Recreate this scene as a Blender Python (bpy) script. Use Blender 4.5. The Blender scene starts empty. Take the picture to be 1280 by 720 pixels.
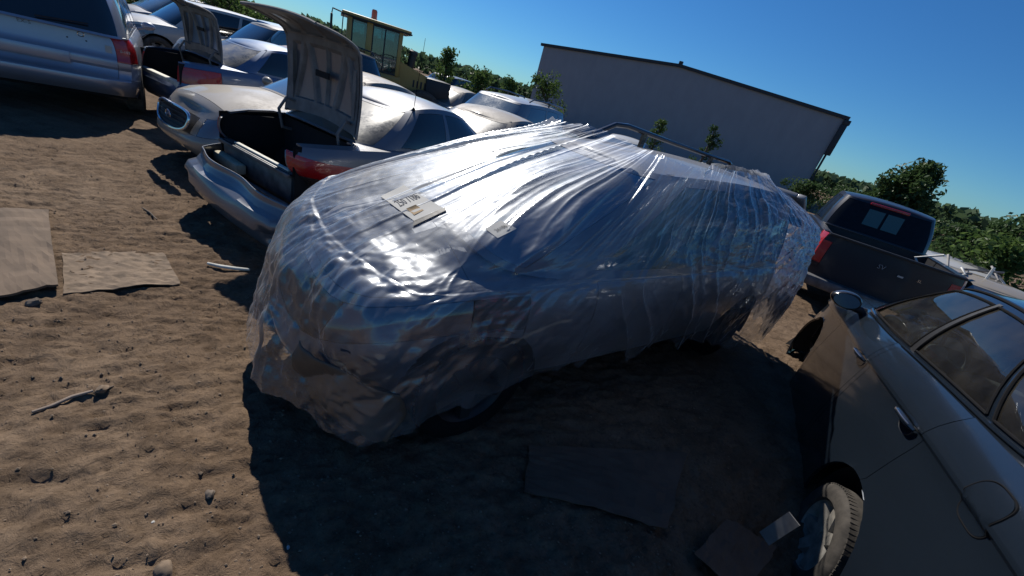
import bpy, bmesh, math, random
import numpy as np
from mathutils import Vector, Matrix, Euler
PI = math.pi
S = bpy.context.scene
COL = S.collection
random.seed(7)
RNG = np.random.default_rng(11)

# ------------------------------------------------------------------ camera, world, sun, exposure
CAM_H, PITCH, ROLL, FPX = 1.80, math.radians(25), math.radians(16.5), 505.0
cd = bpy.data.cameras.new('camera')
cam = bpy.data.objects.new('camera', cd)
COL.objects.link(cam)
cd.sensor_fit = 'HORIZONTAL'
cd.sensor_width = 36.0
cd.lens = FPX / 1280.0 * 36.0
cd.clip_start = 0.05
cd.clip_end = 3000
cam.location = (0, 0, CAM_H)
cam.matrix_world = Matrix.Translation((0, 0, CAM_H)) @ Matrix.Rotation(PI / 2 - PITCH, 4, 'X') @ Matrix.Rotation(ROLL, 4, 'Z')
S.camera = cam

SUN_AZ, SUN_EL = math.radians(-31), math.radians(44)    # azimuth clockwise from +Y
W = bpy.data.worlds.new('World')
S.world = W
W.use_nodes = True
wt = W.node_tree
for n in list(wt.nodes):
    wt.nodes.remove(n)
sky = wt.nodes.new('ShaderNodeTexSky')
sky.sky_type = 'NISHITA'
sky.sun_disc = False
sky.sun_elevation = SUN_EL
sky.sun_rotation = SUN_AZ
sky.air_density = 1.0
sky.dust_density = 0.0
sky.ozone_density = 4.5
bg = wt.nodes.new('ShaderNodeBackground')
bg.inputs['Strength'].default_value = 0.055
wo = wt.nodes.new('ShaderNodeOutputWorld')
hs = wt.nodes.new('ShaderNodeHueSaturation')
hs.inputs['Saturation'].default_value = 1.15
wb = wt.nodes.new('ShaderNodeMix')          # camera white balance of the sky, the same all over
wb.data_type = 'RGBA'; wb.blend_type = 'MULTIPLY'
wb.inputs[0].default_value = 1.0
wb.inputs[7].default_value = (.56, 1.0, 1.34, 1)
wt.links.new(sky.outputs[0], hs.inputs['Color'])
wt.links.new(hs.outputs[0], wb.inputs[6])
wt.links.new(wb.outputs[2], bg.inputs[0])
wt.links.new(bg.outputs[0], wo.inputs[0])
sd = bpy.data.lights.new('sun', 'SUN')
sd.energy = 5.0
sd.angle = math.radians(0.5)
sd.color = (1.0, 0.95, 0.87)
sun = bpy.data.objects.new('sun', sd)
COL.objects.link(sun)
sun_dir = Vector((math.sin(SUN_AZ) * math.cos(SUN_EL), math.cos(SUN_AZ) * math.cos(SUN_EL), math.sin(SUN_EL)))
sun.rotation_euler = sun_dir.to_track_quat('Z', 'Y').to_euler()
sun.location = sun_dir * 50
S.view_settings.view_transform = 'Standard'
S.view_settings.look = 'None'
S.view_settings.gamma = 1
S.view_settings.exposure = 0.2
S.cycles.max_bounces = 8
S.cycles.transparent_max_bounces = 10
S.cycles.sample_clamp_indirect = 4

# ------------------------------------------------------------------ helpers
def ray(u, v):
    x = (u - 640) / FPX
    y = -(v - 360) / FPX
    a = x * math.cos(ROLL) - y * math.sin(ROLL)
    b = x * math.sin(ROLL) + y * math.cos(ROLL)
    return Vector((a, math.cos(PITCH) + b * math.sin(PITCH), -math.sin(PITCH) + b * math.cos(PITCH)))

def at(u, v, z=0.0):
    """world point at height z seen in that direction"""
    d = ray(u, v)
    return Vector((0, 0, CAM_H)) + d * ((z - CAM_H) / d.z)

def far(u, v, dist):
    """world point at a horizontal distance in that direction"""
    d = ray(u, v)
    return Vector((0, 0, CAM_H)) + d * (dist / math.hypot(d.x, d.y))

def tag(o, label=None, cat=None, group=None, kind=None):
    if label: o['label'] = label
    if cat: o['category'] = cat
    if group: o['group'] = group
    if kind: o['kind'] = kind
    return o

def thing(name, label, cat, loc=(0, 0, 0), rz=0.0, group=None, rx=0.0, ry=0.0, sc=1.0):
    o = bpy.data.objects.new(name, None)
    o.empty_display_size = 0.2
    COL.objects.link(o)
    o.location = loc
    o.rotation_euler = (rx, ry, rz)
    o.scale = (sc, sc, sc)
    return tag(o, label, cat, group)

def mesh(name, verts, faces, mat, parent=None, smooth=True, angle=35):
    me = bpy.data.meshes.new(name)
    me.from_pydata([tuple(v) for v in verts], [], faces)
    me.validate()
    if isinstance(mat, (list, tuple)):
        for m in mat: me.materials.append(m)
    else:
        me.materials.append(mat)
    if smooth:
        me.shade_smooth()
        if angle: me.set_sharp_from_angle(angle=math.radians(angle))
    o = bpy.data.objects.new(name, me)
    COL.objects.link(o)
    if parent: o.parent = parent
    return o

class MB:
    """collects shapes into one mesh"""
    def __init__(s): s.v = []; s.f = []
    def add(s, vs, fs, M=None):
        k = len(s.v)
        s.v += [tuple(M @ Vector(p)) if M is not None else tuple(p) for p in vs]
        s.f += [tuple(i + k for i in f) for f in fs]
        return s
    def box(s, x0, x1, y0, y1, z0, z1, M=None, ch=0.0):
        bm = bmesh.new()
        bmesh.ops.create_cube(bm, size=1)
        for v in bm.verts:
            v.co = Vector(((x0 + x1) / 2 + v.co.x * (x1 - x0), (y0 + y1) / 2 + v.co.y * (y1 - y0), (z0 + z1) / 2 + v.co.z * (z1 - z0)))
        if ch > 0:
            bmesh.ops.bevel(bm, geom=bm.edges[:], offset=ch, segments=2, affect='EDGES', profile=0.5)
        bm.verts.index_update()
        s.add([v.co[:] for v in bm.verts], [[v.index for v in f.verts] for f in bm.faces], M)
        bm.free()
        return s
    def tube(s, pts, r, n=8, M=None, cap=True):
        pts = [Vector(p) for p in pts]
        rs = r if isinstance(r, (list, tuple)) else [r] * len(pts)
        vs = []; fs = []
        up = None
        for i, p in enumerate(pts):
            t = (pts[min(i + 1, len(pts) - 1)] - pts[max(i - 1, 0)])
            t = t.normalized() if t.length > 1e-9 else Vector((0, 0, 1))
            if up is None:
                up = t.orthogonal().normalized()
            up = (up - t * up.dot(t)).normalized()
            b = t.cross(up)
            for j in range(n):
                a = 2 * PI * j / n
                vs.append(p + (up * math.cos(a) + b * math.sin(a)) * rs[i])
        for i in range(len(pts) - 1):
            for j in range(n):
                fs.append((i * n + j, i * n + (j + 1) % n, (i + 1) * n + (j + 1) % n, (i + 1) * n + j))
        if cap:
            fs.append(tuple(range(n))[::-1]); fs.append(tuple((len(pts) - 1) * n + j for j in range(n)))
        return s.add(vs, fs, M)
    def lathe(s, prof, n=32, axis='Y', M=None, a0=0, a1=2 * PI):
        """prof: (radius, offset along axis)"""
        full = abs(a1 - a0 - 2 * PI) < 1e-6
        m = n if full else n + 1
        vs = []; fs = []
        for j in range(m):
            a = a0 + (a1 - a0) * j / n
            for (r, h) in prof:
                if axis == 'Y': vs.append((r * math.cos(a), h, r * math.sin(a)))
                elif axis == 'Z': vs.append((r * math.cos(a), r * math.sin(a), h))
                else: vs.append((h, r * math.cos(a), r * math.sin(a)))
        k = len(prof)
        for j in range(n):
            j2 = (j + 1) % m
            for i in range(k - 1):
                fs.append((j * k + i, j2 * k + i, j2 * k + i + 1, j * k + i + 1))
        return s.add(vs, fs, M)
    def prism(s, poly, d0, d1, axis='Y', M=None):
        n = len(poly)
        def P(p, h):
            return (p[0], h, p[1]) if axis == 'Y' else ((p[0], p[1], h) if axis == 'Z' else (h, p[0], p[1]))
        vs = [P(p, d0) for p in poly] + [P(p, d1) for p in poly]
        fs = [tuple(range(n))[::-1], tuple(range(n, 2 * n))] + [(i, (i + 1) % n, n + (i + 1) % n, n + i) for i in range(n)]
        return s.add(vs, fs, M)
    def grid(s, fn, nu, nv, M=None):
        vs = [fn(i / (nu - 1), j / (nv - 1)) for i in range(nu) for j in range(nv)]
        fs = [(i * nv + j, (i + 1) * nv + j, (i + 1) * nv + j + 1, i * nv + j + 1) for i in range(nu - 1) for j in range(nv - 1)]
        return s.add(vs, fs, M)
    def build(s, name, mat, parent=None, smooth=True, angle=35):
        return mesh(name, s.v, s.f, mat, parent, smooth, angle)

def lerp_t(x, tab):
    xs = [t[0] for t in tab]; ys = [t[1] for t in tab]
    return float(np.interp(x, xs, ys))

def sm_t(x, tab):
    """table with smooth steps (cosine-free cubic hermite)"""
    xs = [t[0] for t in tab]; ys = [t[1] for t in tab]
    if x <= xs[0]: return ys[0]
    if x >= xs[-1]: return ys[-1]
    for i in range(len(xs) - 1):
        if x <= xs[i + 1]:
            h = xs[i + 1] - xs[i]; t = (x - xs[i]) / h
            def sl(k):
                if k <= 0: return (ys[1] - ys[0]) / (xs[1] - xs[0])
                if k >= len(xs) - 1: return (ys[-1] - ys[-2]) / (xs[-1] - xs[-2])
                return (ys[k + 1] - ys[k - 1]) / (xs[k + 1] - xs[k - 1])
            m0, m1 = sl(i) * h, sl(i + 1) * h
            return (2*t**3 - 3*t*t + 1) * ys[i] + (t**3 - 2*t*t + t) * m0 + (-2*t**3 + 3*t*t) * ys[i + 1] + (t**3 - t*t) * m1

def vnoise(x, y, seed=0):
    """value noise on numpy arrays, 0..1"""
    x = np.asarray(x, float); y = np.asarray(y, float)
    xi = np.floor(x).astype(np.int64); yi = np.floor(y).astype(np.int64)
    fx = x - xi; fy = y - yi
    fx = fx * fx * (3 - 2 * fx); fy = fy * fy * (3 - 2 * fy)
    def h(a, b):
        n = (a * 374761393 + b * 668265263 + seed * 974634777) & 0xffffffff
        n = ((n ^ (n >> 13)) * 1274126177) & 0xffffffff
        n = (n ^ (n >> 16)) & 0xffffffff
        return n / 4294967295.0
    return (h(xi, yi) * (1 - fx) + h(xi + 1, yi) * fx) * (1 - fy) + (h(xi, yi + 1) * (1 - fx) + h(xi + 1, yi + 1) * fx) * fy

def fbm(x, y, oct=4, seed=0, gain=.5):
    r = 0; a = 1; t = 0
    for k in range(oct):
        r = r + a * vnoise(x * 2**k, y * 2**k, seed + k * 17); t += a; a *= gain
    return r / t

# ------------------------------------------------------------------ materials
def mat(name):
    m = bpy.data.materials.new(name); m.use_nodes = True
    nt = m.node_tree
    return m, nt, nt.nodes['Principled BSDF']

def nd(nt, t, **k):
    n = nt.nodes.new('ShaderNode' + t)
    for a, b in k.items():
        if a in n.inputs.keys(): n.inputs[a].default_value = b
        else: setattr(n, a, b)
    return n

def texco(nt, scale=1.0, obj=True):
    tc = nd(nt, 'TexCoord'); mp = nd(nt, 'Mapping')
    mp.inputs['Scale'].default_value = (scale,) * 3 if not isinstance(scale, tuple) else scale
    nt.links.new(tc.outputs['Object' if obj else 'Generated'], mp.inputs[0])
    return mp

def ramp(nt, src, stops):
    r = nd(nt, 'ValToRGB')
    while len(r.color_ramp.elements) < len(stops): r.color_ramp.elements.new(0.5)
    for e, (p, c) in zip(r.color_ramp.elements, stops):
        e.position = p
        e.color = (c, c, c, 1) if not isinstance(c, tuple) else (*c[:3], 1)
    nt.links.new(src, r.inputs[0])
    return r

def paint(name, col, metallic=.45, rough=.38, dust=.35, dcol=(.19, .15, .11), coat=.8, flake=True):
    m, nt, p = mat(name)
    mp = texco(nt)
    n1 = nd(nt, 'TexNoise', Scale=2.2, Detail=8.0, Roughness=.65)
    nt.links.new(mp.outputs[0], n1.inputs['Vector'])
    n2 = nd(nt, 'TexNoise', Scale=38.0, Detail=4.0)
    nt.links.new(mp.outputs[0], n2.inputs['Vector'])
    geo = nd(nt, 'NewGeometry'); sx = nd(nt, 'SeparateXYZ')
    nt.links.new(geo.outputs['Normal'], sx.inputs[0])
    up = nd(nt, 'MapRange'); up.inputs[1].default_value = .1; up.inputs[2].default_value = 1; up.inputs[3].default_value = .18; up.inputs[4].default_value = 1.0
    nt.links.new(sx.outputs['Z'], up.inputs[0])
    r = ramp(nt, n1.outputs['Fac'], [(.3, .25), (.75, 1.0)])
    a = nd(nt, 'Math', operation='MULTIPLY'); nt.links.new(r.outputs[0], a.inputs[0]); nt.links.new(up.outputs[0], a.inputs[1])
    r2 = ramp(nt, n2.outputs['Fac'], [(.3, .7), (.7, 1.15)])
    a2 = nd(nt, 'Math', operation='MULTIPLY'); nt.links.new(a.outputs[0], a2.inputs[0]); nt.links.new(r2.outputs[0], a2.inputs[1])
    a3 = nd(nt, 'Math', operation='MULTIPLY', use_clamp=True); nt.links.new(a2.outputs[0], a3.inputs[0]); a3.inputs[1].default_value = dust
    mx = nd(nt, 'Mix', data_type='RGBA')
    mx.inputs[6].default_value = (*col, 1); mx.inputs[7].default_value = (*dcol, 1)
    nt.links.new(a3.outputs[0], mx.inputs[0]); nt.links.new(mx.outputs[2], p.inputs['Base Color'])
    mr = nd(nt, 'MapRange'); mr.inputs[3].default_value = metallic; mr.inputs[4].default_value = 0
    nt.links.new(a3.outputs[0], mr.inputs[0]); nt.links.new(mr.outputs[0], p.inputs['Metallic'])
    rr = nd(nt, 'MapRange'); rr.inputs[3].default_value = rough; rr.inputs[4].default_value = .85
    nt.links.new(a3.outputs[0], rr.inputs[0]); nt.links.new(rr.outputs[0], p.inputs['Roughness'])
    cr = nd(nt, 'MapRange'); cr.inputs[3].default_value = coat; cr.inputs[4].default_value = 0
    nt.links.new(a3.outputs[0], cr.inputs[0]); nt.links.new(cr.outputs[0], p.inputs['Coat Weight'])
    p.inputs['Coat Roughness'].default_value = .08
    # faint dents / orange peel
    n3 = nd(nt, 'TexNoise', Scale=1.6, Detail=2.0); nt.links.new(mp.outputs[0], n3.inputs['Vector'])
    b = nd(nt, 'Bump', Strength=.25, Distance=.03); nt.links.new(n3.outputs['Fac'], b.inputs['Height'])
    nt.links.new(b.outputs[0], p.inputs['Normal'])
    return m

def simple(name, col, rough=.6, metallic=0.0, var=.25, scale=12.0, bump=.0, coat=0.0, spec=.5):
    m, nt, p = mat(name)
    mp = texco(nt)
    n1 = nd(nt, 'TexNoise', Scale=scale, Detail=6.0, Roughness=.6)
    nt.links.new(mp.outputs[0], n1.inputs['Vector'])
    c0 = tuple(max(0, c * (1 - var)) for c in col); c1 = tuple(min(1, c * (1 + var)) for c in col)
    r = ramp(nt, n1.outputs['Fac'], [(.3, c0), (.7, c1)])
    nt.links.new(r.outputs[0], p.inputs['Base Color'])
    p.inputs['Roughness'].default_value = rough
    p.inputs['Metallic'].default_value = metallic
    p.inputs['Coat Weight'].default_value = coat
    p.inputs['Specular IOR Level'].default_value = spec
    if bump:
        b = nd(nt, 'Bump', Strength=bump, Distance=.01); nt.links.new(n1.outputs['Fac'], b.inputs['Height'])
        nt.links.new(b.outputs[0], p.inputs['Normal'])
    return m

def glass_dusty(name, col=(.03, .035, .035), dust=.3, dcol=(.2, .17, .13), rough=.04):
    m = paint(name, col, 0.0, rough, dust, dcol, 1.0)
    return m

def glass_clear(name, tint=(.45, .5, .48), film=.08, refl=1.0):
    m, nt, p = mat(name)
    nt.nodes.remove(p)
    out = nt.nodes['Material Output']
    tr = nd(nt, 'BsdfTransparent'); tr.inputs[0].default_value = (*tint, 1)
    gl = nd(nt, 'BsdfGlossy'); gl.inputs['Roughness'].default_value = .02
    gl.inputs[0].default_value = (refl, refl, refl, 1)
    df = nd(nt, 'BsdfDiffuse'); df.inputs[0].default_value = (.22, .2, .17, 1)
    fr = nd(nt, 'Fresnel', IOR=1.75)
    mp = texco(nt); n1 = nd(nt, 'TexNoise', Scale=5.0, Detail=8.0); nt.links.new(mp.outputs[0], n1.inputs['Vector'])
    r = ramp(nt, n1.outputs['Fac'], [(.35, film * .3), (.75, film * 1.6)])
    m1 = nd(nt, 'MixShader'); m2 = nd(nt, 'MixShader')
    nt.links.new(fr.outputs[0], m1.inputs[0]); nt.links.new(tr.outputs[0], m1.inputs[1]); nt.links.new(gl.outputs[0], m1.inputs[2])
    nt.links.new(r.outputs[0], m2.inputs[0]); nt.links.new(m1.outputs[0], m2.inputs[1]); nt.links.new(df.outputs[0], m2.inputs[2])
    nt.links.new(m2.outputs[0], out.inputs[0])
    return m

def lampm(name, col, rough=.15):
    m, nt, p = mat(name)
    mp = texco(nt, (1, 1, 1))
    w = nd(nt, 'TexWave', Scale=28.0, Distortion=.4, bands_direction='Z'); nt.links.new(mp.outputs[0], w.inputs['Vector'])
    r = ramp(nt, w.outputs['Fac'], [(.2, tuple(c * .6 for c in col)), (.8, col)])
    nt.links.new(r.outputs[0], p.inputs['Base Color'])
    p.inputs['Roughness'].default_value = rough
    p.inputs['Coat Weight'].default_value = 1; p.inputs['Coat Roughness'].default_value = .05
    b = nd(nt, 'Bump', Strength=.2, Distance=.01); nt.links.new(w.outputs['Fac'], b.inputs['Height']); nt.links.new(b.outputs[0], p.inputs['Normal'])
    return m

def film_mat(name='clear_film', base=.085, haze=.062):
    """thin clear wrapping film: sees through, glints on its creases"""
    m, nt, p = mat(name)
    nt.nodes.remove(p)
    out = nt.nodes['Material Output']
    mp = texco(nt)
    # fine creases as relief
    n1 = nd(nt, 'TexNoise', Scale=22.0, Detail=5.0, Roughness=.6, Distortion=1.4); nt.links.new(mp.outputs[0], n1.inputs['Vector'])
    vo = nd(nt, 'TexVoronoi', feature='DISTANCE_TO_EDGE', Scale=13.0)
    nw = nd(nt, 'TexNoise', Scale=5.0, Detail=4.0); nt.links.new(mp.outputs[0], nw.inputs['Vector'])
    ad = nd(nt, 'Mix', data_type='RGBA'); ad.inputs[0].default_value = .35
    nt.links.new(mp.outputs[0], ad.inputs[6]); nt.links.new(nw.outputs['Color'], ad.inputs[7])
    nt.links.new(ad.outputs[2], vo.inputs['Vector'])
    vr = ramp(nt, vo.outputs['Distance'], [(0.0, 1.0), (.12, 0.0)])
    b1 = nd(nt, 'Bump', Strength=.14, Distance=.005); nt.links.new(n1.outputs['Fac'], b1.inputs['Height'])
    b2 = nd(nt, 'Bump', Strength=.10, Distance=.005); nt.links.new(vr.outputs[0], b2.inputs['Height']); nt.links.new(b1.outputs[0], b2.inputs['Normal'])
    tr = nd(nt, 'BsdfTransparent'); tr.inputs[0].default_value = (.93, .95, .97, 1)
    gl = nd(nt, 'BsdfGlossy'); gl.inputs['Roughness'].default_value = .15
    gl.inputs[0].default_value = (.95, .97, 1, 1)
    nt.links.new(b2.outputs[0], gl.inputs['Normal'])
    gb = nd(nt, 'BsdfGlossy'); gb.inputs['Roughness'].default_value = .42; gb.inputs[0].default_value = (.9, .94, 1, 1)
    gm = nd(nt, 'MixShader'); gm.inputs[0].default_value = .55; nt.links.new(gl.outputs[0], gm.inputs[1]); nt.links.new(gb.outputs[0], gm.inputs[2])
    fr = nd(nt, 'Fresnel', IOR=1.42); nt.links.new(b2.outputs[0], fr.inputs['Normal'])
    fm = nd(nt, 'MapRange'); fm.inputs[3].default_value = base; fm.inputs[4].default_value = 1.0
    nt.links.new(fr.outputs[0], fm.inputs[0])
    m1 = nd(nt, 'MixShader'); nt.links.new(fm.outputs[0], m1.inputs[0]); nt.links.new(tr.outputs[0], m1.inputs[1]); nt.links.new(gm.outputs[0], m1.inputs[2])
    df = nd(nt, 'BsdfDiffuse'); df.inputs[0].default_value = (.72, .76, .82, 1)
    tl = nd(nt, 'BsdfTranslucent'); tl.inputs[0].default_value = (.7, .75, .8, 1)
    dd = nd(nt, 'MixShader'); dd.inputs[0].default_value = .3; nt.links.new(df.outputs[0], dd.inputs[1]); nt.links.new(tl.outputs[0], dd.inputs[2])
    hz = ramp(nt, nw.outputs['Fac'], [(.35, haze * .4), (.7, haze * 1.7)])
    m2 = nd(nt, 'MixShader'); nt.links.new(hz.outputs[0], m2.inputs[0]); nt.links.new(m1.outputs[0], m2.inputs[1]); nt.links.new(dd.outputs[0], m2.inputs[2])
    nt.links.new(m2.outputs[0], out.inputs[0])
    return m

M = {}
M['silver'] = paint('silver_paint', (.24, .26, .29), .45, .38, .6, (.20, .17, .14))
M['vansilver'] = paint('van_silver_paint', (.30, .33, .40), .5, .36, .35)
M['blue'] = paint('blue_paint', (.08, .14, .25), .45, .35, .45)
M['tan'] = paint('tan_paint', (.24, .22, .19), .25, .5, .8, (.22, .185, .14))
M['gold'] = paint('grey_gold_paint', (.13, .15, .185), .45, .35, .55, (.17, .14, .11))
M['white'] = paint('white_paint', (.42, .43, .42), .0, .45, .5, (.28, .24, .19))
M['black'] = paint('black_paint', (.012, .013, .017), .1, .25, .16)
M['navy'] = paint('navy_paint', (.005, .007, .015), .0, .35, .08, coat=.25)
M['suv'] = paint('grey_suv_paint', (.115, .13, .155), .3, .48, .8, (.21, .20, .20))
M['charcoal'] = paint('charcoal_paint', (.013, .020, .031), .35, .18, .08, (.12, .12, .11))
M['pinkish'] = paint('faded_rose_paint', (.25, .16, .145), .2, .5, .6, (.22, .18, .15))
M['plastic'] = simple('black_plastic', (.015, .015, .017), .55, bump=.2)
M['rubber'] = simple('rubber', (.008, .008, .009), .95, spec=.15)
M['tyre'] = simple('dusty_tyre', (.075, .064, .052), .9, var=.45, scale=16, bump=.5)
M['tyre_dark'] = simple('grimy_tyre', (.042, .036, .030), .9, var=.5, scale=16, bump=.5)
M['rim'] = simple('alloy_rim', (.24, .22, .19), .7, .1, .4)
M['chrome'] = simple('chrome_trim', (.6, .6, .62), .15, .9, .05)
M['steel'] = simple('worn_metal', (.12, .12, .125), .55, .5, .4, 9, .3)
M['inner'] = simple('dusty_inner_panel', (.16, .155, .155), .65, .25, .3, 7, .25)
M['lining'] = simple('dark_lining', (.008, .009, .011), .95)
M['seat'] = simple('seat_fabric', (.10, .10, .105), .9, 0, .2, 20)
M['glass'] = glass_dusty('dark_glass', (.012, .016, .018), .10)
M['glass_black'] = simple('black_glass', (.008, .01, .014), .3, spec=.15)
M['glass_tan'] = glass_dusty('dusty_rear_glass', (.02, .025, .025), .75, (.22, .19, .14), .12)
M['glass_green'] = glass_dusty('greenish_glass', (.05, .085, .07), .35, (.16, .2, .17))
M['glass_sky'] = glass_dusty('windscreen_glass', (.08, .13, .18), .3, (.3, .33, .35))
M['clear'] = glass_clear('clear_glass')
M['clear_green'] = glass_clear('cab_glass', (.30, .50, .52), .10)
M['red'] = lampm('red_lens', (.48, .012, .014))
M['smoke'] = glass_dusty('smoked_lens', (.05, .03, .025), .3)
M['redwhite'] = lampm('clear_lens', (.45, .44, .44))
M['amber'] = lampm('orange_lens', (.8, .16, .02))
M['lampclear'] = glass_dusty('headlamp_lens', (.12, .13, .15), .2)
M['lampcover'] = glass_dusty('covered_headlamp', (.05, .06, .075), .15)
M['yellow'] = paint('yellow_paint', (.40, .235, .045), 0, .5, .25, (.3, .24, .16), .2)
M['film'] = film_mat()
M['paper'] = simple('white_paper', (.42, .41, .38), .8, 0, .06, 6)
M['ink'] = simple('black_ink', (.03, .03, .04), .8)
M['yellowmark'] = simple('yellow_marker', (.55, .5, .2), .7)
M['cardboard'] = simple('cardboard', (.10, .062, .04), .9, 0, .25, 5)
M['cover'] = simple('dirt_reflection_brown', (.085, .062, .045), .6, 0, .3, 8, .2)  # brown tone carries the dirt reflected in the film corner
M['stain'] = simple('brown_stain', (.30, .20, .10), .8)
M['wood'] = simple('weathered_plywood', (.125, .087, .058), .9, 0, .25, 4, .4)
M['greywood'] = simple('grey_wood', (.24, .19, .15), .9, 0, .3, 8, .4)
M['stone'] = simple('stone', (.14, .11, .085), .95, 0, .35, 10, .4)
M['clod'] = simple('earth_clod', (.165, .12, .082), .98, 0, .4, 15, .4)
M['bark'] = simple('bark', (.11, .085, .065), .95, 0, .35, 14, .6)
M['trim'] = simple('dark_trim', (.02, .022, .028), .6)
M['flowers'] = simple('off_white', (.6, .58, .5), .7)
M['insul'] = simple('foam_absorber', (.42, .37, .26), .85, 0, .15, 9)

def leafm(name, c0, c1):
    m, nt, p = mat(name)
    nt.nodes.remove(p)
    out = nt.nodes['Material Output']
    oi = nd(nt, 'NewGeometry')
    mp = texco(nt)
    n1 = nd(nt, 'TexNoise', Scale=3.0, Detail=3.0); nt.links.new(mp.outputs[0], n1.inputs['Vector'])
    mx0 = nd(nt, 'Math', operation='ADD'); nt.links.new(oi.outputs['Random Per Island'], mx0.inputs[0]); nt.links.new(n1.outputs['Fac'], mx0.inputs[1])
    hf = nd(nt, 'Math', operation='MULTIPLY'); nt.links.new(mx0.outputs[0], hf.inputs[0]); hf.inputs[1].default_value = .5
    r = ramp(nt, hf.outputs[0], [(.2, c0), (.8, c1)])
    d = nd(nt, 'BsdfDiffuse'); t = nd(nt, 'BsdfTranslucent'); g = nd(nt, 'BsdfGlossy'); g.inputs['Roughness'].default_value = .4
    nt.links.new(r.outputs[0], d.inputs[0]); nt.links.new(r.outputs[0], t.inputs[0])
    a = nd(nt, 'MixShader'); a.inputs[0].default_value = .42; nt.links.new(d.outputs[0], a.inputs[1]); nt.links.new(t.outputs[0], a.inputs[2])
    b = nd(nt, 'MixShader'); b.inputs[0].default_value = .015; nt.links.new(a.outputs[0], b.inputs[1]); nt.links.new(g.outputs[0], b.inputs[2])
    nt.links.new(b.outputs[0], out.inputs[0])
    return m
M['leaf'] = leafm('leaf_green', (.035, .07, .018), (.11, .17, .045))
M['leaf_dark'] = leafm('leaf_dark', (.022, .05, .018), (.08, .13, .045))
M['leaf_far'] = leafm('leaf_far', (.04, .075, .04), (.10, .15, .07))

def ground_mat():
    m, nt, p = mat('packed_dirt')
    mp = texco(nt)
    def N(sc, det=8.0, ro=.6, di=0.0):
        n = nd(nt, 'TexNoise', Scale=sc, Detail=det, Roughness=ro, Distortion=di); nt.links.new(mp.outputs[0], n.inputs['Vector']); return n
    a = N(.55, 6.0); b = N(4.5, 8.0, .65); c = N(45.0, 6.0, .7); e = N(14.0, 8.0, .7, .6)
    r1 = ramp(nt, a.outputs['Fac'], [(.3, (.118, .078, .049)), (.55, (.156, .107, .070)), (.75, (.194, .140, .096))])
    r2 = ramp(nt, b.outputs['Fac'], [(.3, (.62, .60, .58)), (.5, (.95, .95, .95)), (.72, (1.25, 1.25, 1.24))])
    r3 = ramp(nt, c.outputs['Fac'], [(.28, (.5, .48, .46)), (.45, (.95, .95, .95)), (.6, (1.05, 1.05, 1.05)), (.78, (1.6, 1.58, 1.55))])
    m1 = nd(nt, 'Mix', data_type='RGBA', blend_type='MULTIPLY'); m1.inputs[0].default_value = 1
    nt.links.new(r1.outputs[0], m1.inputs[6]); nt.links.new(r2.outputs[0], m1.inputs[7])
    m2 = nd(nt, 'Mix', data_type='RGBA', blend_type='MULTIPLY'); m2.inputs[0].default_value = 1
    nt.links.new(m1.outputs[2], m2.inputs[6]); nt.links.new(r3.outputs[0], m2.inputs[7])
    nt.links.new(m2.outputs[2], p.inputs['Base Color'])
    p.inputs['Roughness'].default_value = .95
    p.inputs['Specular IOR Level'].default_value = .15
    b1 = nd(nt, 'Bump', Strength=1.0, Distance=.03); nt.links.new(e.outputs['Fac'], b1.inputs['Height'])
    b2 = nd(nt, 'Bump', Strength=.7, Distance=.006); nt.links.new(c.outputs['Fac'], b2.inputs['Height']); nt.links.new(b1.outputs[0], b2.inputs['Normal'])
    nt.links.new(b2.outputs[0], p.inputs['Normal'])
    return m
M['ground'] = ground_mat()

def siding():
    m, nt, p = mat('grey_siding')
    mp = texco(nt, (1, 1, .5))
    n = nd(nt, 'TexNoise', Scale=1.6, Detail=8.0); nt.links.new(mp.outputs[0], n.inputs['Vector'])
    r = ramp(nt, n.outputs['Fac'], [(.25, (.235, .24, .265)), (.75, (.275, .28, .305))])
    nt.links.new(r.outputs[0], p.inputs['Base Color']); p.inputs['Roughness'].default_value = .7
    return m
M['siding'] = siding()

# ------------------------------------------------------------------ ground
def ground_z(x, y):
    x = np.asarray(x, float); y = np.asarray(y, float)
    near = 1.0 / (1 + (np.hypot(x, y) / 14.0) ** 4)
    h = (fbm(x * .45, y * .45, 3, 3) - .5) * .07 + (fbm(x * 2.2, y * 2.2, 4, 5) - .5) * .024
    # ripples and crumbs pressed in by tracks
    u = x * .86 + y * .5; v = -x * .5 + y * .86
    h = h + (np.abs(fbm(u * 5.5, v * 11, 3, 9) - .5) * -.05 + .012) * .35 + (fbm(x * 20, y * 20, 3, 21) - .5) * .020
    # flaky crust: small steps and cracks drawn out along the tracks
    w_ = fbm(u * 3 + 4, v * 6, 4, 33); cr = fbm(u * 9 + w_ * 2, v * 24, 4, 35)
    h = h + np.clip((cr - .5) * 9, -1, 1) * .0060 + (1 - np.abs(2 * fbm(x * 17, y * 25, 3, 45) - 1)) ** 3 * .008 + (fbm(x * 42, y * 42, 2, 47) - .5) * .009
    h = h - np.clip((.40 - fbm(u * 8, v * 22 + w_ * 3, 3, 39)) * 14, 0, 1) * .011
    # the rut the near car stands in
    h = h - .33 / (1 + (np.hypot(x - 2.15, y - 1.25) / .72) ** 5)
    return h * near

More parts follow.
